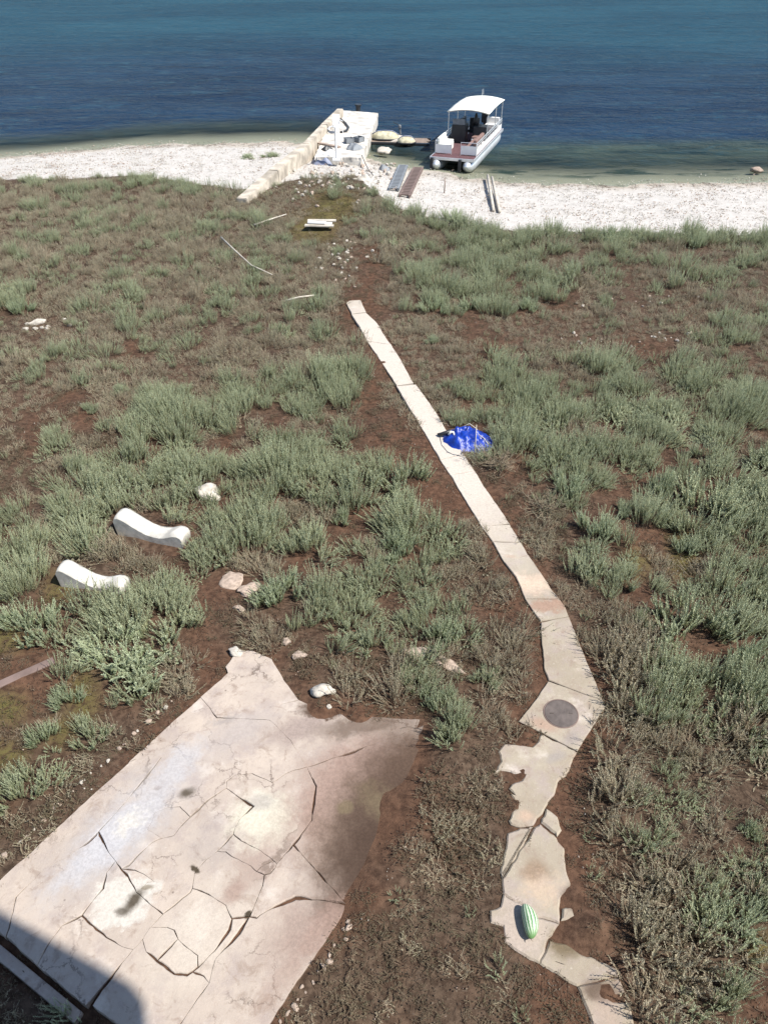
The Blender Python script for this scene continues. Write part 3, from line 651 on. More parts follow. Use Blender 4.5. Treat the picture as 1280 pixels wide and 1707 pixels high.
# ------------------------------------------------------------------ single shrubs that stand out (base pixel, width in pixels, height factor, kind, label)
SHRUBS = [
 (195, 1145, 195, .72, 'f', 'broad feathery bush over the inland end of the mauve plank'),
 (275, 1090, 140, .75, 'g', 'tall leaning bush right of the broad one over the mauve plank'),
 (225, 1165, 90, .9, 'g', 'narrow bush just below the broad feathery bush by the plank'),
 (108, 1180, 66, .7, 'f', 'small flat bush on the mossy ground below the mauve plank'),
 (68, 1245, 62, .8, 'f', 'small forked bush on moss at the left edge below the plank'),
 (145, 1245, 80, .8, 'g', 'small spiky bush between the mossy ground and the terrace edge'),
 (25, 1350, 110, .9, 'g', 'grey-green bush cut by the left edge beside the terrace'),
 (40, 1070, 120, .9, 'f', 'bright green bush at the left edge above the mauve plank'),
 (463, 1015, 110, .95, 'f', 'green bush beside the pale flat stones above the terrace'),
 (740, 1085, 90, .95, 'f', 'bright bush with a dark left side above the sandy bank'),
 (620, 1090, 80, .8, 'g', 'low spiky bush left of the sandy bank'),
 (728, 1178, 66, .9, 'f', 'small blue-green bush above the far corner of the terrace'),
 (765, 1235, 85, 1.0, 'g', 'leaning bush at the far right corner of the terrace'),
 (815, 1150, 60, .7, 'g', 'small bush left of the long slab above the round cover'),
 (685, 1150, 60, .7, 'g', 'thin bush on the sandy bank beyond the terrace'),
 (1103, 1210, 100, 1.5, 'g', 'tall narrow fan shaped bush right of the round cover'),
 (1075, 1045, 50, .6, 'g', 'very small bush right of the brown stained path slab'),
 (1160, 1075, 150, 1.2, 'g', 'dense tall bush at the corner of the right hand thicket'),
 (1235, 1060, 110, 1.1, 'g', 'grey bush behind the dense corner bush of the right hand thicket'),
 (1215, 1170, 100, 1.1, 'g', 'upright bush right of the tall narrow fan shaped bush'),
 (1255, 1120, 90, 1.0, 'f', 'dark shaded bush at the right edge above the upright bush'),
 (950, 835, 88, .95, 'f', 'round bush at the edge of the bare red patch beyond the path'),
 (1108, 830, 66, 1.3, 'f', 'narrow upright bush between two bare red patches'),
 (1110, 880, 54, .75, 'f', 'small round bush alone on the bare red patch'),
 (1042, 862, 46, .7, 'f', 'tiny bush at the far rim of the bare red patch'),
 (1000, 905, 92, .95, 'f', 'spreading bush at the near left of the bare red patch'),
 (1000, 968, 100, 1.0, 'g', 'bush casting a dark shadow next to the path, first of two'),
 (1040, 985, 60, .9, 'g', 'small bush at the path end of the shadowed row'),
 (1195, 880, 150, 1.1, 'g', 'large dome bush between the two bare red patches on the right'),
 (1235, 900, 90, 1.0, 'g', 'bush behind the right shoulder of the large dome bush'),
 (1150, 930, 70, .75, 'f', 'low green bush on the mossy edge of the red patch'),
 (1190, 780, 80, .9, 'g', 'bush at the head of the second bare red patch'),
 (1090, 780, 60, .9, 'g', 'bush behind the narrow upright one beside the red patch'),
 (670, 820, 110, 1.0, 'g', 'bush at the path end of the wide thicket left of the path'),
 (590, 830, 100, .95, 'g', 'bush at the near lip of the wide thicket left of the path'),
 (530, 835, 90, .9, 'g', 'bush left of the bare strip beside the thicket'),
 (570, 875, 50, .7, 'f', 'little bush alone on the bare strip left of the path'),
 (665, 935, 90, 1.0, 'f', 'bush with a dark shadow at the edge of the stony bare hollow'),
 (880, 520, 54, .8, 'f', 'bright rounded bush near the far end of the path'),
 (725, 525, 60, .8, 'f', 'rounded bush just right of the far end of the path'),
 (790, 520, 60, .8, 'f', 'second rounded bush right of the far end of the path'),
 (720, 575, 30, .6, 'f', 'tiny bush on bare soil beside the far part of the path'),
 (1165, 415, 44, 1.2, 'f', 'tall bush against the white beach on the right'),
 (1025, 405, 60, .9, 'f', 'rounded bush against the white beach, left of the tall one'),
 (758, 375, 70, .8, 'f', 'low bush on the sand below the wooden runners'),
 (233, 312, 44, .9, 'g', 'rounded dark bush against the white beach on the left'),
 (45, 305, 36, .7, 'g', 'small bush against the beach near the left edge'),
 (88, 305, 24, .7, 'g', 'smallest bush against the beach on the left'),
 (412, 265, 40, .35, 'f', 'patch of low green plants on the pebbles, away from the jetty wall'),
 (450, 263, 40, .4, 'f', 'patch of low green plants on the pebbles, next to the jetty wall'),
 (1255, 1400, 50, .9, 'f', 'green bush cut by the right edge of the dry scrub'),
 (1250, 1560, 110, .9, 'f', 'blue-green bush at the lower right in the dry scrub'),
 (1230, 1690, 90, .9, 'g', 'dark bush in the lower right corner'),
 (30, 525, 60, .8, 'f', 'pale bush at the left edge beside the far white stones'),
 (200, 660, 40, .6, 'f', 'small bush on the bare slope at the left'),
 (150, 690, 34, .6, 'f', 'another small bush lower on the bare left slope'),
]
def shrub_mesh(seed, mat):
    r = random.Random(seed); P = Plant(); 
    for c in range(9):          # several fans of sprigs, the middle ones taller
        q = 0 if c == 0 else .36*math.sqrt(r.random()); b = r.uniform(0, 6.28)
        cx, cy = q*math.cos(b), q*math.sin(b); k = r.uniform(.75, 1.1)*(1-.5*q)
        for i in range(22):
            d, a = fan(r, .5); d = (d+Vector((cx, cy, 0))*1.1).normalized(); w = .12*math.sqrt(r.random()); e = r.uniform(0, 6.28)
            P.sprig(Vector((cx+w*math.cos(e), cy+w*math.sin(e), -.03)), d, r.uniform(.32, .60)*k, r, 34, .044, .015, .2, .2, .005)
    return P
SH_M = {}
for kind, mt in (('g', 'green'), ('f', 'fresh')):
    SH_M[kind] = [shrub_mesh(300+i+(20 if kind == 'f' else 0), mt).build('shrub', M[mt]) for i in range(4)]
EXCL = []
for i, (u, v, w, hf, kind, lab) in enumerate(SHRUBS):
    p = on_ground(u, v); dep = p.y*CA-(p.z-CAMH)*SA
    wd = w*dep/FPX; sc = wd/1.15
    p.y += sc*.28
    p.z = ground_z(p.x, p.y)
    sz = (.62+.38*sc)*hf if sc > .4 else sc*hf*1.3
    o = link('shrub', SH_M[kind][i % 4], None, p, (0, 0, rng.uniform(0, 6.28)), (sc, sc, sz))
    tag(o, lab, 'shrub', 'grey-green shrubs growing on the waste ground')
    EXCL.append((p.x, p.y, sc*.42))

# ------------------------------------------------------------------ ground cover laid out by the map
def free(x, y, m):
    fd = flat_dist(x, y) if y < 26 else 9
    return fd > m
NOGO = []   # filled for objects
for u, v, r in [(210, 875, .5), (250, 890, .5), (290, 900, .5), (315, 900, .3), (185, 880, .25), (115, 962, .5), (155, 975, .5), (195, 980, .45), (215, 975, .3), (350, 825, .32), (395, 975, .5), (540, 1155, .2), (780, 730, .62), (535, 378, 1.0), (40, 1130, .2), (80, 1112, .2), (0, 1150, .25)]:
    p = G(u, v); NOGO.append((p.x, p.y, r))
pG, pB, pM, pL, pW = [], [], [], [], []
def hummock(x, y, sp):
    i0, j0 = math.floor(x/sp), math.floor(y/sp); best = []
    for i in (i0-1, i0, i0+1):
        for j in (j0-1, j0, j0+1):
            r = random.Random(i*7919+j*104729+int(sp*1000)); cx, cy = (i+r.random())*sp, (j+r.random())*sp
            best.append((math.hypot(x-cx, y-cy), r.random(), r.random(), x-cx, y-cy))
    best.sort(); return best[0], best[1][0]-best[0][0]
def put(lst, x, y, sc, sz, n, tilt=.12, lean=(0, 0)):
    a, b = rng.gauss(0, tilt)+lean[0], rng.gauss(0, tilt)+lean[1]; m = math.hypot(a, b)+1e-6
    e = (Matrix.Rotation(m, 3, Vector((-b/m, a/m, 0))) @ Matrix.Rotation(rng.uniform(0, 6.283), 3, 'Z')).to_euler('XYZ')
    i = rng.randrange(n) if isinstance(n, int) else rng.randrange(*n)
    lst.append((x, y, ground_z(x, y), e.x, e.y, e.z, sc, sz, i))
NG, NB, NM, NL, NW = 8, 10, 4, 6, 5
st = .215
y = 2.2
while y < 40:
    xw = .5+.55*y*1.05+3
    step = st*(1 if y < 18 else 1.25)
    x = -xw
    while x < xw:
        px, py = x+rng.uniform(-.1, .1), y+rng.uniform(-.1, .1); x += step
        t = py-float(interp(VEG, px))+.55*n2(px, py, .8, 21)
        if t > 0: continue
        z = 0.0
        u, v = project(px, py, .1)
        u += 26*n2(px, py, 1.1, 31)+rng.uniform(-9, 9); v += 20*n2(px, py, 1.1, 33)+rng.uniform(-7, 7)
        ch = veg_char(u, v)
        if ch == '.': ch = 'g'
        if v < 280: ch = 'b'
        if t > -1.3 and u > 640: ch = 'G'
        elif t > -1.0 and ch != 'm': ch = 'g'
        q = rng.random(); big = .8+.5*n2(px, py, .5, 41)
        fd_ = flat_dist(px, py) if py < 26 else 9
        if fd_ < -.03: continue
        if any((px-a)**2+(py-b)**2 < r*r for a, b, r in NOGO): continue
        if fd_ < .06:
            if rng.random() < .5: put(pB, px, py, .4, .3, (10, 14))
            continue
        inb = any((px-a)**2+(py-b)**2 < r*r for a, b, r in EXCL)
        fr = free(px, py, .2)
        k = rng.uniform(.75, 1.2)*big
        if rng.random() < .5: put(pL, px, py, rng.uniform(.8, 1.3), 1, NL, .08)
        if inb: continue
        sp = 1.05 if ch == 'G' else .85 if ch == 'g' else .66
        (hd, hk, hs, hx, hy), gap = hummock(px, py, sp)
        top = math.sqrt(max(0, 1-(hd/(.72*sp))**2))
        hz = (.30+.85*top)*(.8+.45*hs)
        ln = (hx/sp*.75, hy/sp*.75)
        if ch in 'Gg' and gap < .16*sp and rng.random() < .93: continue
        if ch == 'b' and gap < .08 and rng.random() < .5: continue
        pg = {'G': .95, 'g': .55, 'b': .17 if v < 700 else .12}.get(ch, 0)
        mat_zone = u < 870 and v > 1235
        if ch in 'Ggb':
            if hk < pg and fr:
                put(pG, px, py, k*(1.1 if ch == 'G' else .85), k*hz*(1.12 if ch == 'G' else .75), NG, .1, ln)
                if rng.random() < (.8 if ch == 'G' else .4):
                    qx, qy = px+rng.uniform(-.11, .11), py+rng.uniform(-.11, .11)
                    put(pG, qx, qy, k*.95, k*hz*rng.uniform(.7, 1.15), NG, .14, ln)
            elif mat_zone:
                put(pB, px, py, k*1.0, k*.55, (10, 14) if rng.random() < .85 else 5, .3)
            elif q < .95:
                tall = py < 9.5 and fd_ > .2
                if tall and px > 2.5 and ch == 'b': k *= 1.25
                put(pB, px, py, k*.98, k*hz*(.95 if tall else 1.25), (5, NB) if tall and rng.random() < .85 else 5, .15, ln)
                if fd_ > .25 and rng.random() < .8:
                    qx, qy = px+rng.uniform(-.11, .11), py+rng.uniform(-.11, .11)
                    put(pB, qx, qy, k*.9, k*hz*.95, (5, NB) if tall else NB, .2, ln)
        elif ch == 's':
            if q < .07 and fr: put(pG, px, py, k*.5, k*.5, NG)
            elif q < (.88 if v < 700 else .66): put(pB, px, py, k*.95, k*.85, (10, 14) if rng.random() < .6 and v > 700 else 5)
            elif q < .6: put(pM, px, py, k, k, NM)
        elif ch == 'm':
            if q < .6: put(pM, px, py, k*1.2, k, NM)
            elif q < .66: put(pB, px, py, k*.6, k*.5, NB)
        else:
            if q < (.5 if v < 700 or (u > 560 and u < 900 and v > 1200) else .28): put(pB, px, py, k*.7, k*.5, (10, 14))
            elif q < .14: put(pM, px, py, k*.8, k*.6, NM)
        if rng.random() < .10: put(pW, px, py, rng.uniform(.35, .9), 1, NW)
    y += step
scatter('saltbush_thicket', [green_clump(10+i) for i in range(NG)], pG, 'grey-green saltbush thickets covering the ground')
scatter('dry_scrub', [brown_clump(40+i) if i < 5 else green_clump(140+i, 20, .2, (.22, .44), .75, 'brown', 'scrub', 22) for i in range(NB)]+[brown_clump(240+i, 44, .22, (.09, .2), 'dark_scrub', 10) for i in range(4)], pB, 'brown dried scrub covering the ground between the green bushes')
scatter('ground_moss', [moss_clump(60+i) for i in range(NM)], pM, 'low yellowish creeping plants on the soil')
scatter('leaf_litter', [litter_clump(70+i) for i in range(NL)], pL, 'twigs and dry leaf litter lying on the soil')
scatter('pale_gravel', [clod_cluster(80+i, M['white_stone'] if i < 2 else M['tan_stone'], 5, .22, (.006, .02)) for i in range(NW)], pW, 'scattered pale chips of stone on the soil')
pP = []
for i in range(2600):
    x = rng.uniform(-24, 24); yv, ys = float(interp(VEG, x)), float(interp(SHORE, x))
    yy = rng.uniform(yv-.3, ys+.8)
    put(pP, x, yy, rng.uniform(.6, 1.7), rng.uniform(.5, 1.1), 6)
scatter('beach_pebbles', [clod_cluster(90+i, M['white_stone'] if i < 4 else M['tan_stone'], 14, .4, (.006, .026)) for i in range(6)], pP, 'white and tan pebbles of the beach')

pS = []
for i in range(620):
    x = rng.uniform(-24, 24); yv, ys = float(interp(VEG, x)), float(interp(SHORE, x))
    yy = ys-abs(rng.gauss(0, .5))-.2 if rng.random() < .55 else rng.uniform(yv-.2, ys)
    put(pS, x, yy, rng.uniform(.5, 1.5), 1, NL, .05)
scatter('beach_wrack', [litter_clump(170+i) for i in range(NL)], pS, 'dry seaweed and twigs washed up on the pebble beach')

# ------------------------------------------------------------------ things near the camera
def m_cover():
    c = G(934.5, 1190, PZ)
    t = thing('manhole_cover', 'round dark cover set in the angled path slab', 'manhole cover', (c.x, c.y, PZ))
    r = .275
    def disc(rad, z0, z1, n=40, y=1.0): return [(rad*math.cos(2*math.pi*k/n), rad*math.sin(2*math.pi*k/n)) for k in range(n)]
    MB().prism(disc(r-.02, 0, 0), -.03, .014).build('lid', M['iron'], t, bevel=.004)
    n = 40; V = []; F = []
    for rad, z in ((r, -.02), (r, .012), (r-.016, .012), (r-.016, -.02)): V += [(rad*math.cos(2*math.pi*k/n), rad*math.sin(2*math.pi*k/n), z) for k in range(n)]
    for j in range(3):
        for k in range(n): F.append((j*n+k, j*n+(k+1) % n, (j+1)*n+(k+1) % n, (j+1)*n+k))
    MB().add(V, F).build('rim', M['rust'], t)
    for sx in (-1, 1): MB().tube([(sx*.15-.03, 0, .012), (sx*.15-.02, 0, .026), (sx*.15+.02, 0, .026), (sx*.15+.03, 0, .012)], .005, 6).build('handle', M['iron'], t)
m_cover()
def melon():
    c = G(880, 1541, PZ)
    b = bmesh.new(); bmesh.ops.create_uvsphere(b, u_segments=28, v_segments=20, radius=1)
    for v in b.verts:
        x, y, z = v.co
        f = 1+.02*mn.noise(v.co*2)
        yy = z*.205; xx = x*.095*f; zz = y*.1*f
        xx += .035*(1-(yy/.205)**2)-.018          # slight bend
        v.co = (xx, yy, zz)
    me = bpy.data.meshes.new('watermelon'); b.to_mesh(me); b.free(); me.materials.append(M['melon']); me.shade_smooth()
    o = link('watermelon', me, None, (c.x, c.y, PZ+.096), (0, 0, R(4)))
    tag(o, 'oblong green and white striped melon lying on the path slab', 'melon')
    MB().tube([(-.018, -.20, 0), (-.02, -.222, .01), (-.012, -.238, .018)], [.009, .006, .005], 6).build('stalk', M['wood'], o, True)
melon()
def lounger(a, b, width, label, seed, hs=1.0):
    a = Vector(a); b = Vector(b); ln = (b-a).length; ang = math.atan2(b.y-a.y, b.x-a.x)
    prof = [(-.06, .50), (-.02, .60), (.06, .64), (.15, .61), (.3, .49), (.48, .34), (.64, .235), (.8, .19), (.95, .19), (1.08, .235), (1.18, .30), (1.27, .345), (1.36, .35), (1.43, .31), (1.46, .22)]
    k = ln/1.46
    top = [(x*k, z*hs) for x, z in prof]
    und = [(1.46*k, -.1), (-.02*k, -.1)]
    n = len(top); V = []; ns = 6; r = .03
    ring = top+und; m = len(ring)
    for j in range(ns):
        y = (j/(ns-1)-.5)*width; e = 1 if 0 < j < ns-1 else 0
        for i, (x, z) in enumerate(ring):
            q = n2(x, y, 6, seed)*.012
            crown = .012*(1-(2*y/width)**2)
            V.append((x, y, z+(crown+q if i < n else 0)-(0 if e or i >= n else .022)))
    F = []
    for j in range(ns-1):
        for i in range(m): F.append((j*m+i, j*m+(i+1) % m, (j+1)*m+(i+1) % m, (j+1)*m+i))
    F.append(tuple(range(m))[::-1]); F.append(tuple((ns-1)*m+i for i in range(m)))
    me = mesh('lounger', V, F, M['white_paint'])
    bm = bmesh.new(); bm.from_mesh(me); bmesh.ops.recalc_face_normals(bm, faces=bm.faces)
    for f in bm.faces: f.smooth = len(f.verts) == 4
    bm.to_mesh(me); bm.free()
    o = link('lounger', me, None, (a.x, a.y, ground_z(a.x, a.y)), (0, 0, ang))
    tag(o, label, 'lounger', 'white curved concrete loungers in the bushes')
    return o
lounger(G(207, 883), G(312, 903), .37, 'clean white curved lounger in the bushes, the one nearer the white boulder', 3, .72)
lounger(G(112, 968), G(212, 983), .33, 'stained white curved lounger in the bushes, the one nearer the mauve plank', 5, .66)
def rock(u, v, w, h, label, seed, mat='white_stone', rz=0, d=.75, name='rock', group=None, cat='rock', z=None, me=None):
    p = on_ground(u, v); dep = p.y*CA-(p.z-CAMH)*SA; s = w*dep/FPX/2*1.12
    o = link(name, me or rock_mesh(name, M[mat], seed, 3 if w > 25 else 2), None, (p.x, p.y, p.z+s*h*.45 if z is None else z), (0, 0, rz), (s, s*d, s*h))
    return tag(o, label, cat, group)
rock(350, 828, 40, .75, 'white boulder sitting in the bushes beyond the loungers', 1)
rock(392, 968, 46, .22, 'pale flat stone between the bushes above the terrace', 2, 'tan_stone', .9, .8)
rock(414, 984, 40, .2, 'smaller pale flat stone touching the bush above the terrace', 3, 'tan_stone', .8, .6)
rock(399, 1016, 20, .4, 'small stone under the bush edge above the terrace', 4, 'tan_stone')
rock(539, 1156, 34, .55, 'bright white broken stone behind the terrace', 5)
rock(549, 1179, 10, .7, 'tiny white stone below the bright broken stone', 6)
rock(392, 1090, 26, .35, 'white stone chip on the top corner of the terrace', 7, z=.07)
rock(478, 1072, 18, .7, 'upright tan stone in the dark soil behind the terrace', 8, 'tan_stone')
rock(500, 1094, 24, .35, 'flat tan stone in the dark soil behind the terrace', 9, 'tan_stone')
rock(745, 1108, 60, .18, 'long low sandy stone in the bank beyond the terrace', 10, 'tan_stone', -.5, .35)
rock(700, 1088, 50, .16, 'sandy slab lying under the bushes beyond the terrace', 11, 'tan_stone', .1, .5)
rock(62, 540, 26, .5, 'largest of the white stones on the far left slope', 12, 'white_stone', .6, .4)
for i in range(9): rock(40+rng.uniform(0, 95), 545+rng.uniform(-14, 10), rng.uniform(6, 12), .6, 'small white stone lying on the far left slope', 20+i, group='small white stones on the far left slope')
for i in range(22):
    f = i/21+rng.uniform(-.02, .02); u = 300-f*290+rng.uniform(-10, -3); v = 1168+f*268+rng.uniform(-8, -2)
    rock(u, v, rng.choice([5, 6, 8, 9, 13]), .7, 'small stone lying along the left edge of the terrace', 40+i, rng.choice(['white_stone', 'tan_stone']), rng.uniform(0, 3), group='small stones along the left edge of the terrace')
for i in range(16):
    f = i/15+rng.uniform(-.03, .03); u = 575-f*110+rng.uniform(3, 22); v = 1530+f*165+rng.uniform(0, 8)
    rock(u, v, rng.choice([5, 7, 9, 14]), .6, 'tan stone lying along the right edge of the terrace', 70+i, 'tan_stone', rng.uniform(0, 3), group='small stones along the right edge of the terrace')
# mauve plank half sunk at the left
a, b = G(-40, 1163), G(92, 1104); d = (b-a).normalized(); nn = Vector((-d.y, d.x, 0))
pl = MB(); L = (b-a).length
pl.box(0, L, -.075, .075, 0, .06)
o = pl.build('plank', M['rust'], None, bevel=.01, loc=(a.x, a.y, .01), rot=(0, 0, math.atan2(d.y, d.x))); tag(o, 'long mauve brown plank sunk in the soil at the left edge', 'plank')
# blue tarpaulin heap by the path
def tarp():
    c = G(776, 735); t = thing('tarpaulin', 'crumpled shiny blue tarpaulin heaped beside the path', 'tarpaulin', (c.x, c.y, ground_z(c.x, c.y)))
    n, mr = 64, 22; V = [(0, 0, .31)]; F = []
    for j in range(1, mr+1):
        f = j/mr
        for k in range(n):
            a = 2*math.pi*k/n; rr = f*(.55+.10*mn.noise(Vector((math.cos(a)*1.6, math.sin(a)*1.6, 4)))+.05*mn.noise(Vector((math.cos(a)*5, math.sin(a)*5, 9))))
            x, y = rr*math.cos(a)*1.22, rr*math.sin(a)*1.05
            h = .29*(1-f**2.0)
            fold = abs(mn.noise(Vector((x*4.2, y*4.2, 1.5))))*.20+abs(mn.noise(Vector((x*9, y*9, 3.5))))*.10
            V.append((x, y, max(.0, h+fold*(1-f*.75)-.07)+(.015 if f < 1 else 0)))
    for k in range(n): F.append((0, 1+k, 1+(k+1) % n))
    for j in range(mr-1):
        for k in range(n): F.append((1+j*n+k, 1+(j+1)*n+k, 1+(j+1)*n+(k+1) % n, 1+j*n+(k+1) % n))
    link('sheet', mesh('sheet', V, F, M['tarp'], True), t)
    MB().tube([(-.42, .02, .16), (-.36, .05, .23), (-.3, .03, .22), (-.27, -.05, .17)], .035, 7).build('white_edge', M['canvas'], t, True)
    c2 = G(733, 726, PZ)-c
    r = MB().tube([(-.36, .1, .22), (-.6, .1, .13), (c2.x-.05, c2.y, PZ+.04)], [.05, .045, .03], 7).build('twisted_end', M['dark'], t, True)
    rp = []
    for u, v in [(733, 728), (736, 742), (745, 753), (756, 759), (773, 759)]: p = G(u, v, PZ)-c; rp.append((p.x, p.y, PZ+.012))
    MB().tube(rp, .007, 5).build('cord', M['grey'], t, True)
    for k, (px, py) in enumerate([(.1, .25), (.25, -.1), (-.05, -.2)]):
        MB().tube([(px-.18, py, .24-.04*k), (px, py+.06, .30-.05*k), (px+.16, py-.08, .24-.05*k), (px+.26, py-.22, .1)], .008, 5).build('lashing', M['rope'], t, True)
tarp()
def stick(pts, r, name, label, cat, mat='pale_wood', group=None):
    o = MB().tube(pts, r, 7).build(name, M[mat], None, True); return tag(o, label, cat, group)
c = G(789, 770)
stick([(c.x, c.y, ground_z(c.x, c.y)-.05), (c.x+.01, c.y+.02, .5), (c.x, c.y+.05, .98)], [.014, .011, .008], 'stake', 'thin pale stake standing in front of the blue tarpaulin', 'stake', 'pale_wood')
# grey leafless bush by the tarpaulin
def dead_bush(u, v, s, label, seed):
    r = random.Random(seed); P = Plant()
    for i in range(70):
        d, a = fan(r, 1.35); ln = r.uniform(.2, .42); pts = [Vector((0, 0, -.02))+d*ln*f+Vector((r.gauss(0, .02), r.gauss(0, .02), -.18*ln*f*f)) for f in (0, .3, .55, .8, 1)]
        P.stem(pts, .006, .002, 0, .3)
        for k in range(5):
            p = pts[r.randrange(1, 5)]; e, _ = fan(r, 1.5); P.stem([p, p+e*r.uniform(.05, .14)], .003, .0012, .1, .6)
    p = on_ground(u, v)
    o = link('dead_bush', P.build('dead_bush', M['brown']), None, p, (0, 0, 0), (s, s, s)); tag(o, label, 'bush')
dead_bush(830, 778, 1.5, 'tangled leafless bush beside the blue tarpaulin and path', 1)
dead_bush(905, 850, 1.6, 'tangled leafless bush right of the middle of the path', 2)
for k, (pts, lab) in enumerate([
    ([(370, 405), (392, 428), (420, 452), (455, 470)], 'long bleached branch lying in the scrub left of the path'),
    ([(425, 384), (450, 377), (478, 366)], 'pale pole lying in the scrub below the jetty wall'),
    ([(478, 512), (500, 508), (524, 503)], 'short bleached branch near the far end of the path')]):
    W3 = [on_ground(u, v)+Vector((0, 0, .22+.04*(i % 2))) for i, (u, v) in enumerate(pts)]
    stick(W3, [.035, .03, .025, .015][:len(W3)], 'branch', lab, 'branch')

# ------------------------------------------------------------------ jetty and the clutter on it
DZ = .12
def jetty():
    t = thing('jetty', 'white concrete jetty with a thick side wall running into the sea', 'jetty')
    lf = [G(572, 184, DZ), G(545, 213, DZ), G(524, 262, DZ)]; rt = [G(631, 188, DZ), G(618, 222, DZ), G(602, 263, DZ)]
    def L(t_, A): 
        n = len(A)-1; f = t_*n; i = min(n-1, int(f)); return A[i].lerp(A[i+1], f-i)
    cuts = [0, .16, .36, .55, .76, 1.0]
    for i in range(5):
        P = [L(cuts[i], lf), L(cuts[i], rt), L((cuts[i]+cuts[i+1])/2, rt), L(cuts[i+1], rt), L(cuts[i+1], lf), L((cuts[i]+cuts[i+1])/2, lf)]
        slab('deck_slab', [(p.x, p.y) for p in P], DZ, .16, .02, M['jetty'], t, 200+i, .05)
    body = MB(); P = [(p.x, p.y) for p in lf+rt[::-1]]
    cx = sum(p[0] for p in P)/len(P); P = [(cx+(x-cx)*.97, y+.0) for x, y in P]
    body.prism(P, -2.2, DZ-.14).build('body', M['jetty'], t)
    WZ = .55
    crest = [G(567, 181, WZ), G(540, 207, WZ), G(510, 238, WZ), G(455, 282, WZ), G(402, 326, WZ-.2)]
    crest[-1].z = .30
    for i in range(len(crest)-1):
        a, b = crest[i], crest[i+1]; d = (b-a).normalized(); nn = Vector((-d.y, d.x, 0)).normalized()
        w = .20+.05*(i > 1)
        V = []
        for p, e in ((a, .0), (b, .012)):
            for sx, z in ((-w-.1, -1.4), (w+.1, -1.4), (w, p.z-.02*i), (-w, p.z-.02*i)): q = p+nn*sx-d*e; V.append((q.x, q.y, z))
        F = [(0, 1, 2, 3), (7, 6, 5, 4), (0, 4, 5, 1), (1, 5, 6, 2), (2, 6, 7, 3), (3, 7, 4, 0)]
        me = mesh('side_wall', V, F, M['jetty_wall'])
        bm = bmesh.new(); bm.from_mesh(me); bmesh.ops.recalc_face_normals(bm, faces=bm.faces)
        bmesh.ops.bevel(bm, geom=list(bm.edges), offset=.03, segments=2, affect='EDGES'); bm.to_mesh(me); bm.free()
        link('side_wall', me, t)
    p = G(597, 185, DZ)
    MB().tube([(p.x, p.y+.1, DZ), (p.x, p.y+.1, DZ+.3)], .16, 10).tube([(p.x, p.y+.1, DZ+.3), (p.x, p.y+.1, DZ+.38)], .22, 10).build('bollard', M['dark'], t)
jetty()
def chair():
    p = G(563, 222, DZ); t = thing('chair', 'white plastic chair standing on the jetty by the hose', 'chair', (p.x, p.y, DZ), R(25))
    MB().box(-.24, .24, -.22, .22, .42, .45).build('seat', M['boat_white'], t, bevel=.01)
    MB().box(-.24, .24, .20, .235, .46, .95).build('backrest', M['boat_white'], t, bevel=.01)
    for sx in (-1, 1):
        for sy in (-1, 1): MB().tube([(sx*.21, sy*.19, .42), (sx*.24, sy*.22, 0)], .018, 6).build('leg', M['boat_white'], t)
        MB().box(sx*.25-.025, sx*.25+.025, -.2, .22, .64, .67).build('armrest', M['boat_white'], t)
chair()
hp = [G(u, v, DZ)+Vector((0, 0, .05)) for u, v in [(561, 196), (568, 200), (576, 207), (581, 214), (577, 220), (568, 222)]]
stick(hp, .07, 'hose', 'thick black hose curled on the jetty', 'hose', 'dark')
p = G(561, 266, DZ)
t = thing('shower_post', 'tall white shower post standing on the jetty', 'post', (p.x, p.y, DZ))
MB().tube([(0, 0, -.1), (0, 0, 1.55)], .06, 8).build('post', M['boat_white'], t); MB().box(-.2, .2, -.2, .2, -.02, .06).build('base', M['boat_white'], t)
MB().tube([(0, 0, 1.5), (-.15, -.1, 1.6), (-.32, -.2, 1.55)], .035, 7).build('arm', M['alu'], t); MB().tube([(-.32, -.2, 1.56), (-.33, -.21, 1.48)], [.03, .09], 9).build('shower_head', M['alu'], t)
def heap(u, v, rx, ry, h, mat, name, label, cat, seed, z=None):
    p = on_ground(u, v) if z is None else G(u, v, z)
    n, mr = 40, 14; V = [(0, 0, h)]; F = []
    for j in range(1, mr+1):
        f = j/mr
        for k in range(n):
            a = 2*math.pi*k/n; rr = f*(1+.25*mn.noise(Vector((math.cos(a)*1.6, math.sin(a)*1.6, seed))))
            x, y = rr*math.cos(a)*rx, rr*math.sin(a)*ry
            V.append((x, y, max(-.05, h*(1-f**2)+h*.9*(1-f*.6)*mn.noise(Vector((x*3.5, y*3.5, seed))) if j < mr else -.05)))
    for k in range(n): F.append((0, 1+k, 1+(k+1) % n))
    for j in range(mr-1):
        for k in range(n): F.append((1+j*n+k, 1+(j+1)*n+k, 1+(j+1)*n+(k+1) % n, 1+j*n+(k+1) % n))
    o = link(name, mesh(name, V, F, M[mat]), None, p); return tag(o, label, cat)
heap(540, 272, .75, .7, .3, 'tarp_grey', 'tarpaulin', 'crumpled grey-blue tarpaulin heaped at the foot of the jetty', 'tarpaulin', 3)
heap(590, 247, .5, .6, .22, 'grey', 'fishing_net', 'small grey net heaped on the jetty deck', 'net', 5, DZ)
heap(546, 250, .35, .3, .2, 'dark', 'fishing_net', 'dark net heaped beside the jetty wall', 'net', 6, DZ)
heap(640, 283, .35, .35, .25, 'grey', 'bag', 'grey and white bag on the pebbles beside the runners', 'bag', 8)
heap(553, 258, .5, .4, .22, 'boat_white', 'tarpaulin', 'white plastic sheet crumpled on the jetty deck', 'tarpaulin', 12, DZ)
heap(606, 300, .5, .3, .2, 'white_stone', 'rubble_heap', 'heap of white broken concrete where the jetty meets the scrub', 'rubble', 13)
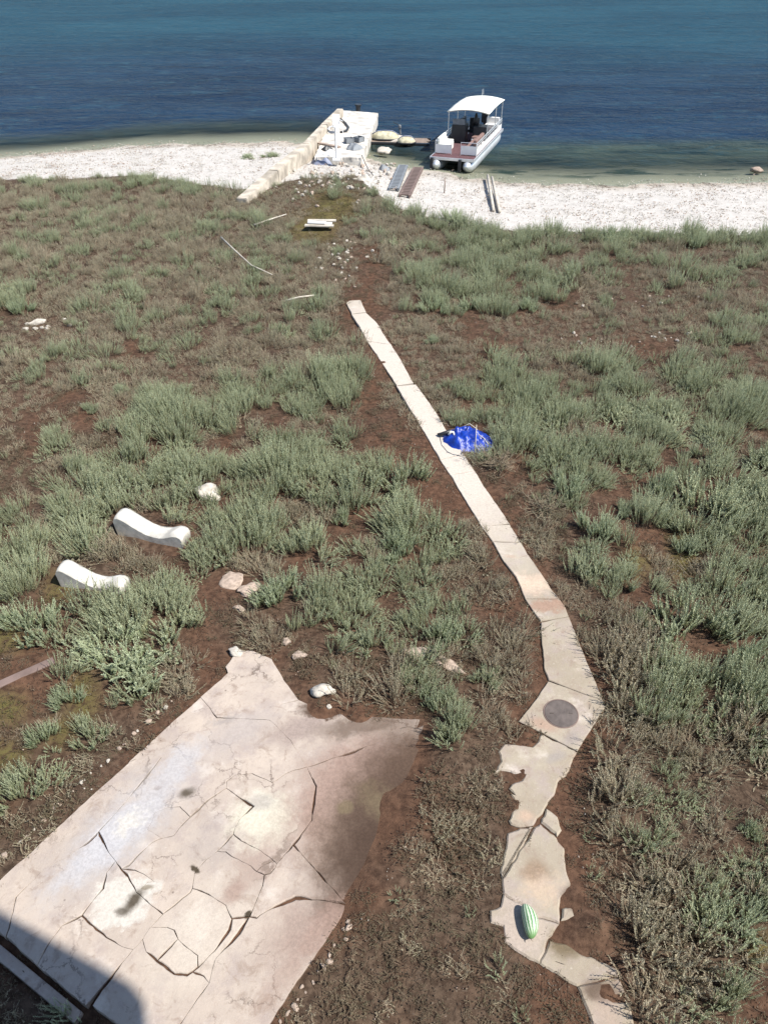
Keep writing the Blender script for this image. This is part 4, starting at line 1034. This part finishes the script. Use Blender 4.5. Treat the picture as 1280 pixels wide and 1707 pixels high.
for i, (u, v, lab) in enumerate([(582, 238, 'grey plastic crate on the jetty, nearer the sea'), (598, 236, 'grey plastic crate on the jetty edge above the dinghies')]):
    p = G(u, v, DZ); t = thing('crate', lab, 'crate', (p.x, p.y, DZ), R(20+30*i))
    for a in range(4):
        w = MB().box(-.24, .24, .20, .22, .0, .26); o = w.build('side', M['grey'], t, rot=(0, 0, a*math.pi/2))
    MB().box(-.22, .22, -.22, .22, .004, .02).build('bottom', M['grey'], t)
o = MB().box(-.8, .8, -.11, .11, 0, .07).build('plank', M['wood'], None, loc=G(548, 243, DZ)+Vector((0, 0, .004)), rot=(0, 0, R(-38))); tag(o, 'dark plank lying on the jetty deck', 'plank')
# rubble round the landward end of the jetty
RB = [rock_mesh('rock', M['white_stone' if i % 3 else 'tan_stone'], 100+i, 2, .35) for i in range(6)]
for i in range(110):
    u = rng.uniform(490, 660); v = 274+rng.random()**1.6*42+(12 if u < 560 else 0)
    rock(u, v, rng.uniform(4, 10), rng.uniform(.5, .9), 'pale rubble stone at the landward end of the jetty', 0, rz=rng.uniform(0, 6), me=RB[i % 6], group='rubble stones at the landward end of the jetty')
for i in range(46):
    u = rng.gauss(572, 22); v = rng.gauss(432, 18)
    rock(u, v, rng.uniform(3, 8), .6, 'pale rubble stone scattered beyond the far end of the path', 0, rz=rng.uniform(0, 6), me=RB[i % 6], group='rubble stones beyond the far end of the path')
for i in range(36):
    u = rng.choice([rng.gauss(960, 25), rng.gauss(1120, 30), rng.gauss(1060, 60)]); v = rng.choice([490, 505, 560, 570, 565])+rng.gauss(0, 5)
    rock(u, v, rng.uniform(3, 7), .6, 'pale stone on the bare stony ground across the right thickets', 0, rz=rng.uniform(0, 6), me=RB[i % 6], group='stones on the bare ground across the right thickets')
rock(662, 256, 42, .35, 'large white flat boulder at the water edge beside the jetty', 31, 'white_stone', .3, .8, z=-.52)
rock(640, 262, 26, .4, 'smaller white boulder between the jetty and the flat boulder', 32, 'white_stone', .3, .8, z=-.5)
rock(1258, 291, 26, .4, 'dark weedy rock in the shallows at the right', 33, 'wood', .3, .6, z=-.6)
for i in range(7):
    rock(rng.uniform(400, 700), rng.uniform(318, 345), rng.uniform(5, 9), .6, 'pale block in the scrub below the jetty', 0, rz=i, me=RB[i % 6], group='pale blocks in the scrub below the jetty')
# pile of white boards in the scrub
c = on_ground(536, 380)
t = thing('board_pile', 'pile of white boards lying in the scrub below the jetty', 'boards', c, R(-6))
for k in range(4):
    MB().box(-.62+.1*(k % 2), .55-.12*k*(k % 2), -.13, .13, 0, .05).build('board', M['boat_white' if k % 2 else 'pale_wood'], t, loc=(0, (-.28, .02, .34, -.12)[k], (.16, .16, .17, .23)[k]), rot=(R(-4), 0, R((2, -3, 5, -2)[k])))

# two small upturned dinghies beside the jetty, over a timber raft
def dinghy(u, v, L, Wd, H, rz, label, z):
    p = G(u, v, z)
    V = []; F = []; ns, nr = 17, 9
    for i in range(ns):
        f = i/(ns-1)*2-1; w = Wd/2*max(.02, (1-abs(f)**2.6))**.6; h = H*max(.05, (1-abs(f)**3))**.6
        for j in range(nr):
            a = math.pi*j/(nr-1); V.append((f*L/2, -w*math.cos(a), h*math.sin(a)**.7))
    for i in range(ns-1):
        for j in range(nr-1): F.append((i*nr+j, i*nr+j+1, (i+1)*nr+j+1, (i+1)*nr+j))
    t = thing('dinghy', label, 'dinghy', p, rz, 'small dinghies beside the jetty')
    link('hull', mesh('hull', V, F, M['dirty_cream'], True), t)
    MB().tube([(-L/2+.05, 0, H*.55), (-L*.25, 0, H+.01), (0, 0, H+.035), (L*.25, 0, H+.01), (L/2-.05, 0, H*.55)], .03, 6).build('keel', M['tarp_grey'], t, True)
    for sy in (-1, 1):
        pts = [(V[i*nr+(0 if sy < 0 else nr-1)][0], V[i*nr+(0 if sy < 0 else nr-1)][1]*1.03, .03) for i in range(ns)]
        MB().tube(pts, .045, 6).build('gunwale', M['dark'], t, True)
dinghy(642, 231, 1.75, 1.0, .42, R(-4), 'longer cream dinghy upturned against the jetty side', -.42)
dinghy(677, 238, 1.1, .75, .34, R(4), 'shorter cream dinghy upturned next to the longer dinghy', -.42)
c = G(664, 236, -.5); t = thing('raft', 'dark timber raft floating under the two cream dinghies', 'raft', (c.x, c.y, -.56), R(-6))
for k in range(7): MB().box(-1.7, 1.9-.1*(k % 3), -.10, .10, 0, .10).build('plank', M['dark' if k in (0, 6) else 'wood'], t, loc=(0, (k-3)*.24+.25, 0))
c = G(666, 222, -.4); t = thing('outboard_motor', 'small pale outboard motor tilted up behind the dinghies', 'outboard motor', (c.x, c.y, -.45), R(20))
MB().box(-.08, .08, -.12, .12, .32, .52).build('cowl', M['grey'], t, bevel=.05); MB().tube([(0, 0, .34), (.05, 0, 0)], .06, 8).build('leg', M['grey'], t); MB().tube([(0, .1, .5), (-.3, .3, .62)], .022, 6).build('tiller', M['dark'], t)
# ramp runners, stake and poles on the beach
def runner(a, b, w, mat, label, n):
    a = on_ground(*a); b = on_ground(*b); d = b-a; L = d.length
    t = thing('ramp_runner', label, 'ramp', a, math.atan2(d.y, d.x), 'runners for hauling boats up the beach')
    tilt = math.asin(max(-1, min(1, d.z/L)))
    r = MB()
    for sy in (-1, 1): MB().box(0, L, sy*w/2-.05, sy*w/2+.05, .02, .14).build('rail', mat, t, rot=(0, -tilt, 0))
    me = MB().box(-.1, .1, -w/2+.03, w/2-.03, .10, .15)
    m0 = mesh('slat', me.V, me.F, mat)
    for k in range(n):
        x = L*(k+.5)/n; link('slat', m0, t, (x*math.cos(tilt), 0, x*math.sin(tilt)), (0, -tilt, 0))
runner((672, 279), (656, 319), .42, M['grey'], 'grey slatted runner on the beach, nearer the jetty', 18)
runner((697, 283), (674, 330), .46, M['rust'], 'brown slatted runner on the beach, nearer the pontoon boat', 20)
c = on_ground(740, 322); stick([(c.x, c.y, c.z-.1), (c.x+.02, c.y, c.z+.35), (c.x, c.y+.03, c.z+.68)], [.035, .03, .025], 'stake', 'thin dark stake standing in the pebbles below the pontoon boat', 'stake', 'wood')
for (u0, v0, u1, v1, lab) in [(822, 354, 812, 300, 'left one of two pale poles lying side by side on the beach'), (832, 356, 819, 303, 'right one of two pale poles lying side by side on the beach')]:
    a, b = on_ground(u0, v0), on_ground(u1, v1)
    stick([a+Vector((0, 0, .08)), a.lerp(b, .5)+Vector((0, 0, .14)), b+Vector((0, 0, .22))], [.07, .075, .065], 'pole', lab, 'pole', 'pale_wood', 'pale poles on the beach')

# ------------------------------------------------------------------ pontoon boat
def boat():
    t = thing('pontoon_boat', 'white pontoon boat with a cream canopy moored at the beach', 'boat', (3.65, 42.83, -.05), -math.atan2(.312, .95))
    Wd, Ln = 1.18, 8.0
    for sx in (-1, 1):
        r = [.03, .2, .3, .34]+[.34]*6+[.30, .26]; ys = [-.35, -.2, .1, .5]+[1.2+i*1.15 for i in range(6)]+[7.6, 7.9]
        zc = [-.28, -.31, -.36, -.4]+[-.4]*8
        MB().tube([(sx*.86, y, z) for y, z in zip(ys, zc)], r, 16).build('pontoon', M['alu'], t, True)
        bx = -1.08 if sx < 0 else .46
        MB().box(bx-.08, bx+.08, -.24, -.11, -1.0, .0).build('bow_leg', M['dark'], t, bevel=.02)
    MB().box(-Wd, Wd, -.05, Ln, -.06, .02).build('deck', M['maroon'], t)
    tr = MB().box(-Wd-.04, Wd+.04, -.10, -.052, -.10, .04)
    tr.box(-Wd-.04, -Wd-.002, -.05, Ln, -.10, .04).box(Wd+.002, Wd+.04, -.05, Ln, -.10, .04).box(-Wd, Wd, Ln+.002, Ln+.05, -.10, .04)
    tr.build('deck_trim', M['alu'], t, bevel=.008)
    for k in range(9): MB().box(-Wd+.05, Wd-.05, .4+k*.85, .5+k*.85, -.14, -.062).build('cross_beam', M['dark'], t)
    # side fences: panels between posts under a rail
    for sx in (-1, 1):
        y0 = .75; n = 6; st = (7.6-y0)/n
        for k in range(n):
            ya, yb = y0+k*st+.03, y0+(k+1)*st-.03
            x = sx*(Wd-.04)
            MB().box(x-.012, x+.012, ya, yb, .06, .36).build('fence_panel', M['boat_white'], t)
        rl = MB().tube([(sx*(Wd-.04), y0, .66), (sx*(Wd-.04), 7.6, .66)], .022, 7)
        rl.tube([(sx*(Wd-.04), y0, .54), (sx*(Wd-.04), 7.6, .54)], .016, 6)
        for q in range(24): rl.tube([(sx*(Wd-.04), y0+.28*q+.14, .36), (sx*(Wd-.04), y0+.28*q+.14, .66)], .011, 5)
        rl.build('rail', M['alu'], t)
        for k in range(n+1): MB().tube([(sx*(Wd-.04), y0+k*st, .02), (sx*(Wd-.04), y0+k*st, .67)], .02, 6).build('rail_post', M['alu'], t)
    for x0, x1 in ((-Wd+.05, -.24), (.28, Wd-.05)):
        MB().box(x0, x1, .70, .73, .07, .5).build('front_panel', M['boat_white'], t)
        MB().tube([(x0, .715, .02), (x0, .715, .66), (x1, .715, .66), (x1, .715, .02)], .02, 6).build('front_rail', M['alu'], t)
    # seats
    def bench(x0, x1, y0, y1, top, back=None):
        b = MB().box(x0, x1, y0, y1, .024, .36).build('bench_base', M['boat_white'], t, bevel=.02)
        MB().box(x0+.01, x1-.01, y0+.01, y1-.01, .365, .47).build('cushion', top, b, bevel=.03)
        if back: MB().box(*back, .40, .78).build('backrest', top, b, bevel=.03)
    bench(-Wd+.1, -.5, .8, 2.3, M['canvas'], (-Wd+.1, -Wd+.24, .85, 2.25))
    bench(.5, Wd-.1, .8, 2.9, M['cushion'], (Wd-.26, Wd-.1, .85, 2.85))
    bench(.3, Wd-.3, 3.1, 3.6, M['cushion'])
    bench(-Wd+.1, -.5, 5.6, 7.2, M['dark'], (-Wd+.1, -Wd+.24, 5.65, 7.15))
    bench(.3, Wd-.1, 6.6, 7.3, M['boat_white'], (.3, Wd-.1, 7.1, 7.28))
    c = MB().box(-.95, -.15, 3.5, 4.2, .024, .95).build('console', M['dark'], t, bevel=.03)
    MB().box(-.9, -.2, 3.48, 3.52, .97, 1.25).build('windscreen', M['grey'], c)
    w = MB().tube([(.20*math.cos(a)-.55, 4.3+.06*math.sin(a), .95+.2*math.sin(a)) for a in [k*math.pi/6 for k in range(13)]], .015, 6).build('steering_wheel', M['dark'], c)
    MB().box(.2, .95, 3.9, 4.6, .024, .85).build('locker', M['dark'], t, bevel=.03)
    h = MB().box(-.28, .28, 4.7, 5.2, .35, .5); h.box(-.28, .28, 5.1, 5.25, .5, 1.05).tube([(0, 4.95, .024), (0, 4.95, .36)], .05, 8).build('helm_seat', M['dark'], t, bevel=.03)
    MB().tube([(.25, 4.3, .85), (.25, 4.3, 1.15), (.25, 4.3, 1.45)], [.16, .13, .05], 9).build('bag', M['dark'], t, True)
    m = MB().box(-.22, .22, Ln+.05, Ln+.5, .25, .85).build('outboard', M['dark'], t, bevel=.08)
    MB().box(-.08, .08, Ln+.15, Ln+.35, -.9, .26).build('leg', M['dark'], m)
    # canopy, arched across, on four posts
    V = []; F = []; y0, y1, nx, ny = 3.25, 7.7, 13, 9; zt = 1.72
    for j in range(ny):
        for i in range(nx):
            f = i/(nx-1)*2-1; g = j/(ny-1); x = f*(Wd+.02); y = y0+(y1-y0)*g
            V.append((x, y, zt+.15*(1-f*f)-.07*(2*g-1)**2-.015*math.sin(g*9.4)**2))
    for j in range(ny-1):
        for i in range(nx-1): k = j*nx+i; F.append((k, k+1, k+nx+1, k+nx))
    o = link('canopy', mesh('canopy', V, F, M['canvas'], True), t)
    so = o.modifiers.new('thick', 'SOLIDIFY'); so.thickness = .05
    for sx in (-1, 1):
        for y in (3.4, 5.6, 7.5): MB().tube([(sx*(Wd-.06), y, .6), (sx*(Wd-.06), y, zt-.02)], .024, 7).build('canopy_post', M['alu'], t)
    for y in (y0+.06, y1-.06):
        MB().tube([(f*(Wd-.02), y, zt+.15*(1-f*f)-.12) for f in np.linspace(-1, 1, 9)], .022, 6).build('canopy_bow', M['alu'], t)
    for y in (7.0, 7.25): MB().tube([(-.05+.1*(y-7), y, zt+.2), (-.05, y, zt+.5)], .012, 5).build('antenna', M['alu'], t)
boat()
rp = [G(603, 262, .1), G(608, 274, -.1), G(614, 286, -.2), G(622, 296, -.1)]
stick([p+Vector((0, 0, .1)) for p in rp], .02, 'rope', 'thin dark mooring rope hanging from the jetty to the beach', 'rope', 'dark')

# ------------------------------------------------------------------ the tower house the photograph was taken from (stands behind and beneath the camera)
def tower():
    t = thing('tower_house', 'pale tower house whose shadow falls on the terrace corner', 'building')
    zr = 12.0; off = Vector((SH.x, SH.y))*zr/math.tan(R(SUN_EL))
    C0 = Vector((-2.98, 3.36)); e1 = Vector((-.915, .40)); e2 = Vector((.22, -.975))
    P = [C0+e1*.25, C0+e1*8, C0+e1*8+e2*9, C0+e2*9, C0+e2*.3, C0+e2*.1+e1*.05]
    P = [tuple(p-off) for p in P]
    MB().prism(P, zr-.3, zr).build('roof', M['wall'], t)
    c0 = Vector((3.3, -2.2)); B = [c0, c0+e1*6.5, c0+e1*6.5+Vector((-.4, -.915))*7, c0+Vector((-.4, -.915))*7]
    MB().prism([tuple(p) for p in B], -1, zr-.302).build('wall', M['wall'], t)
tower()
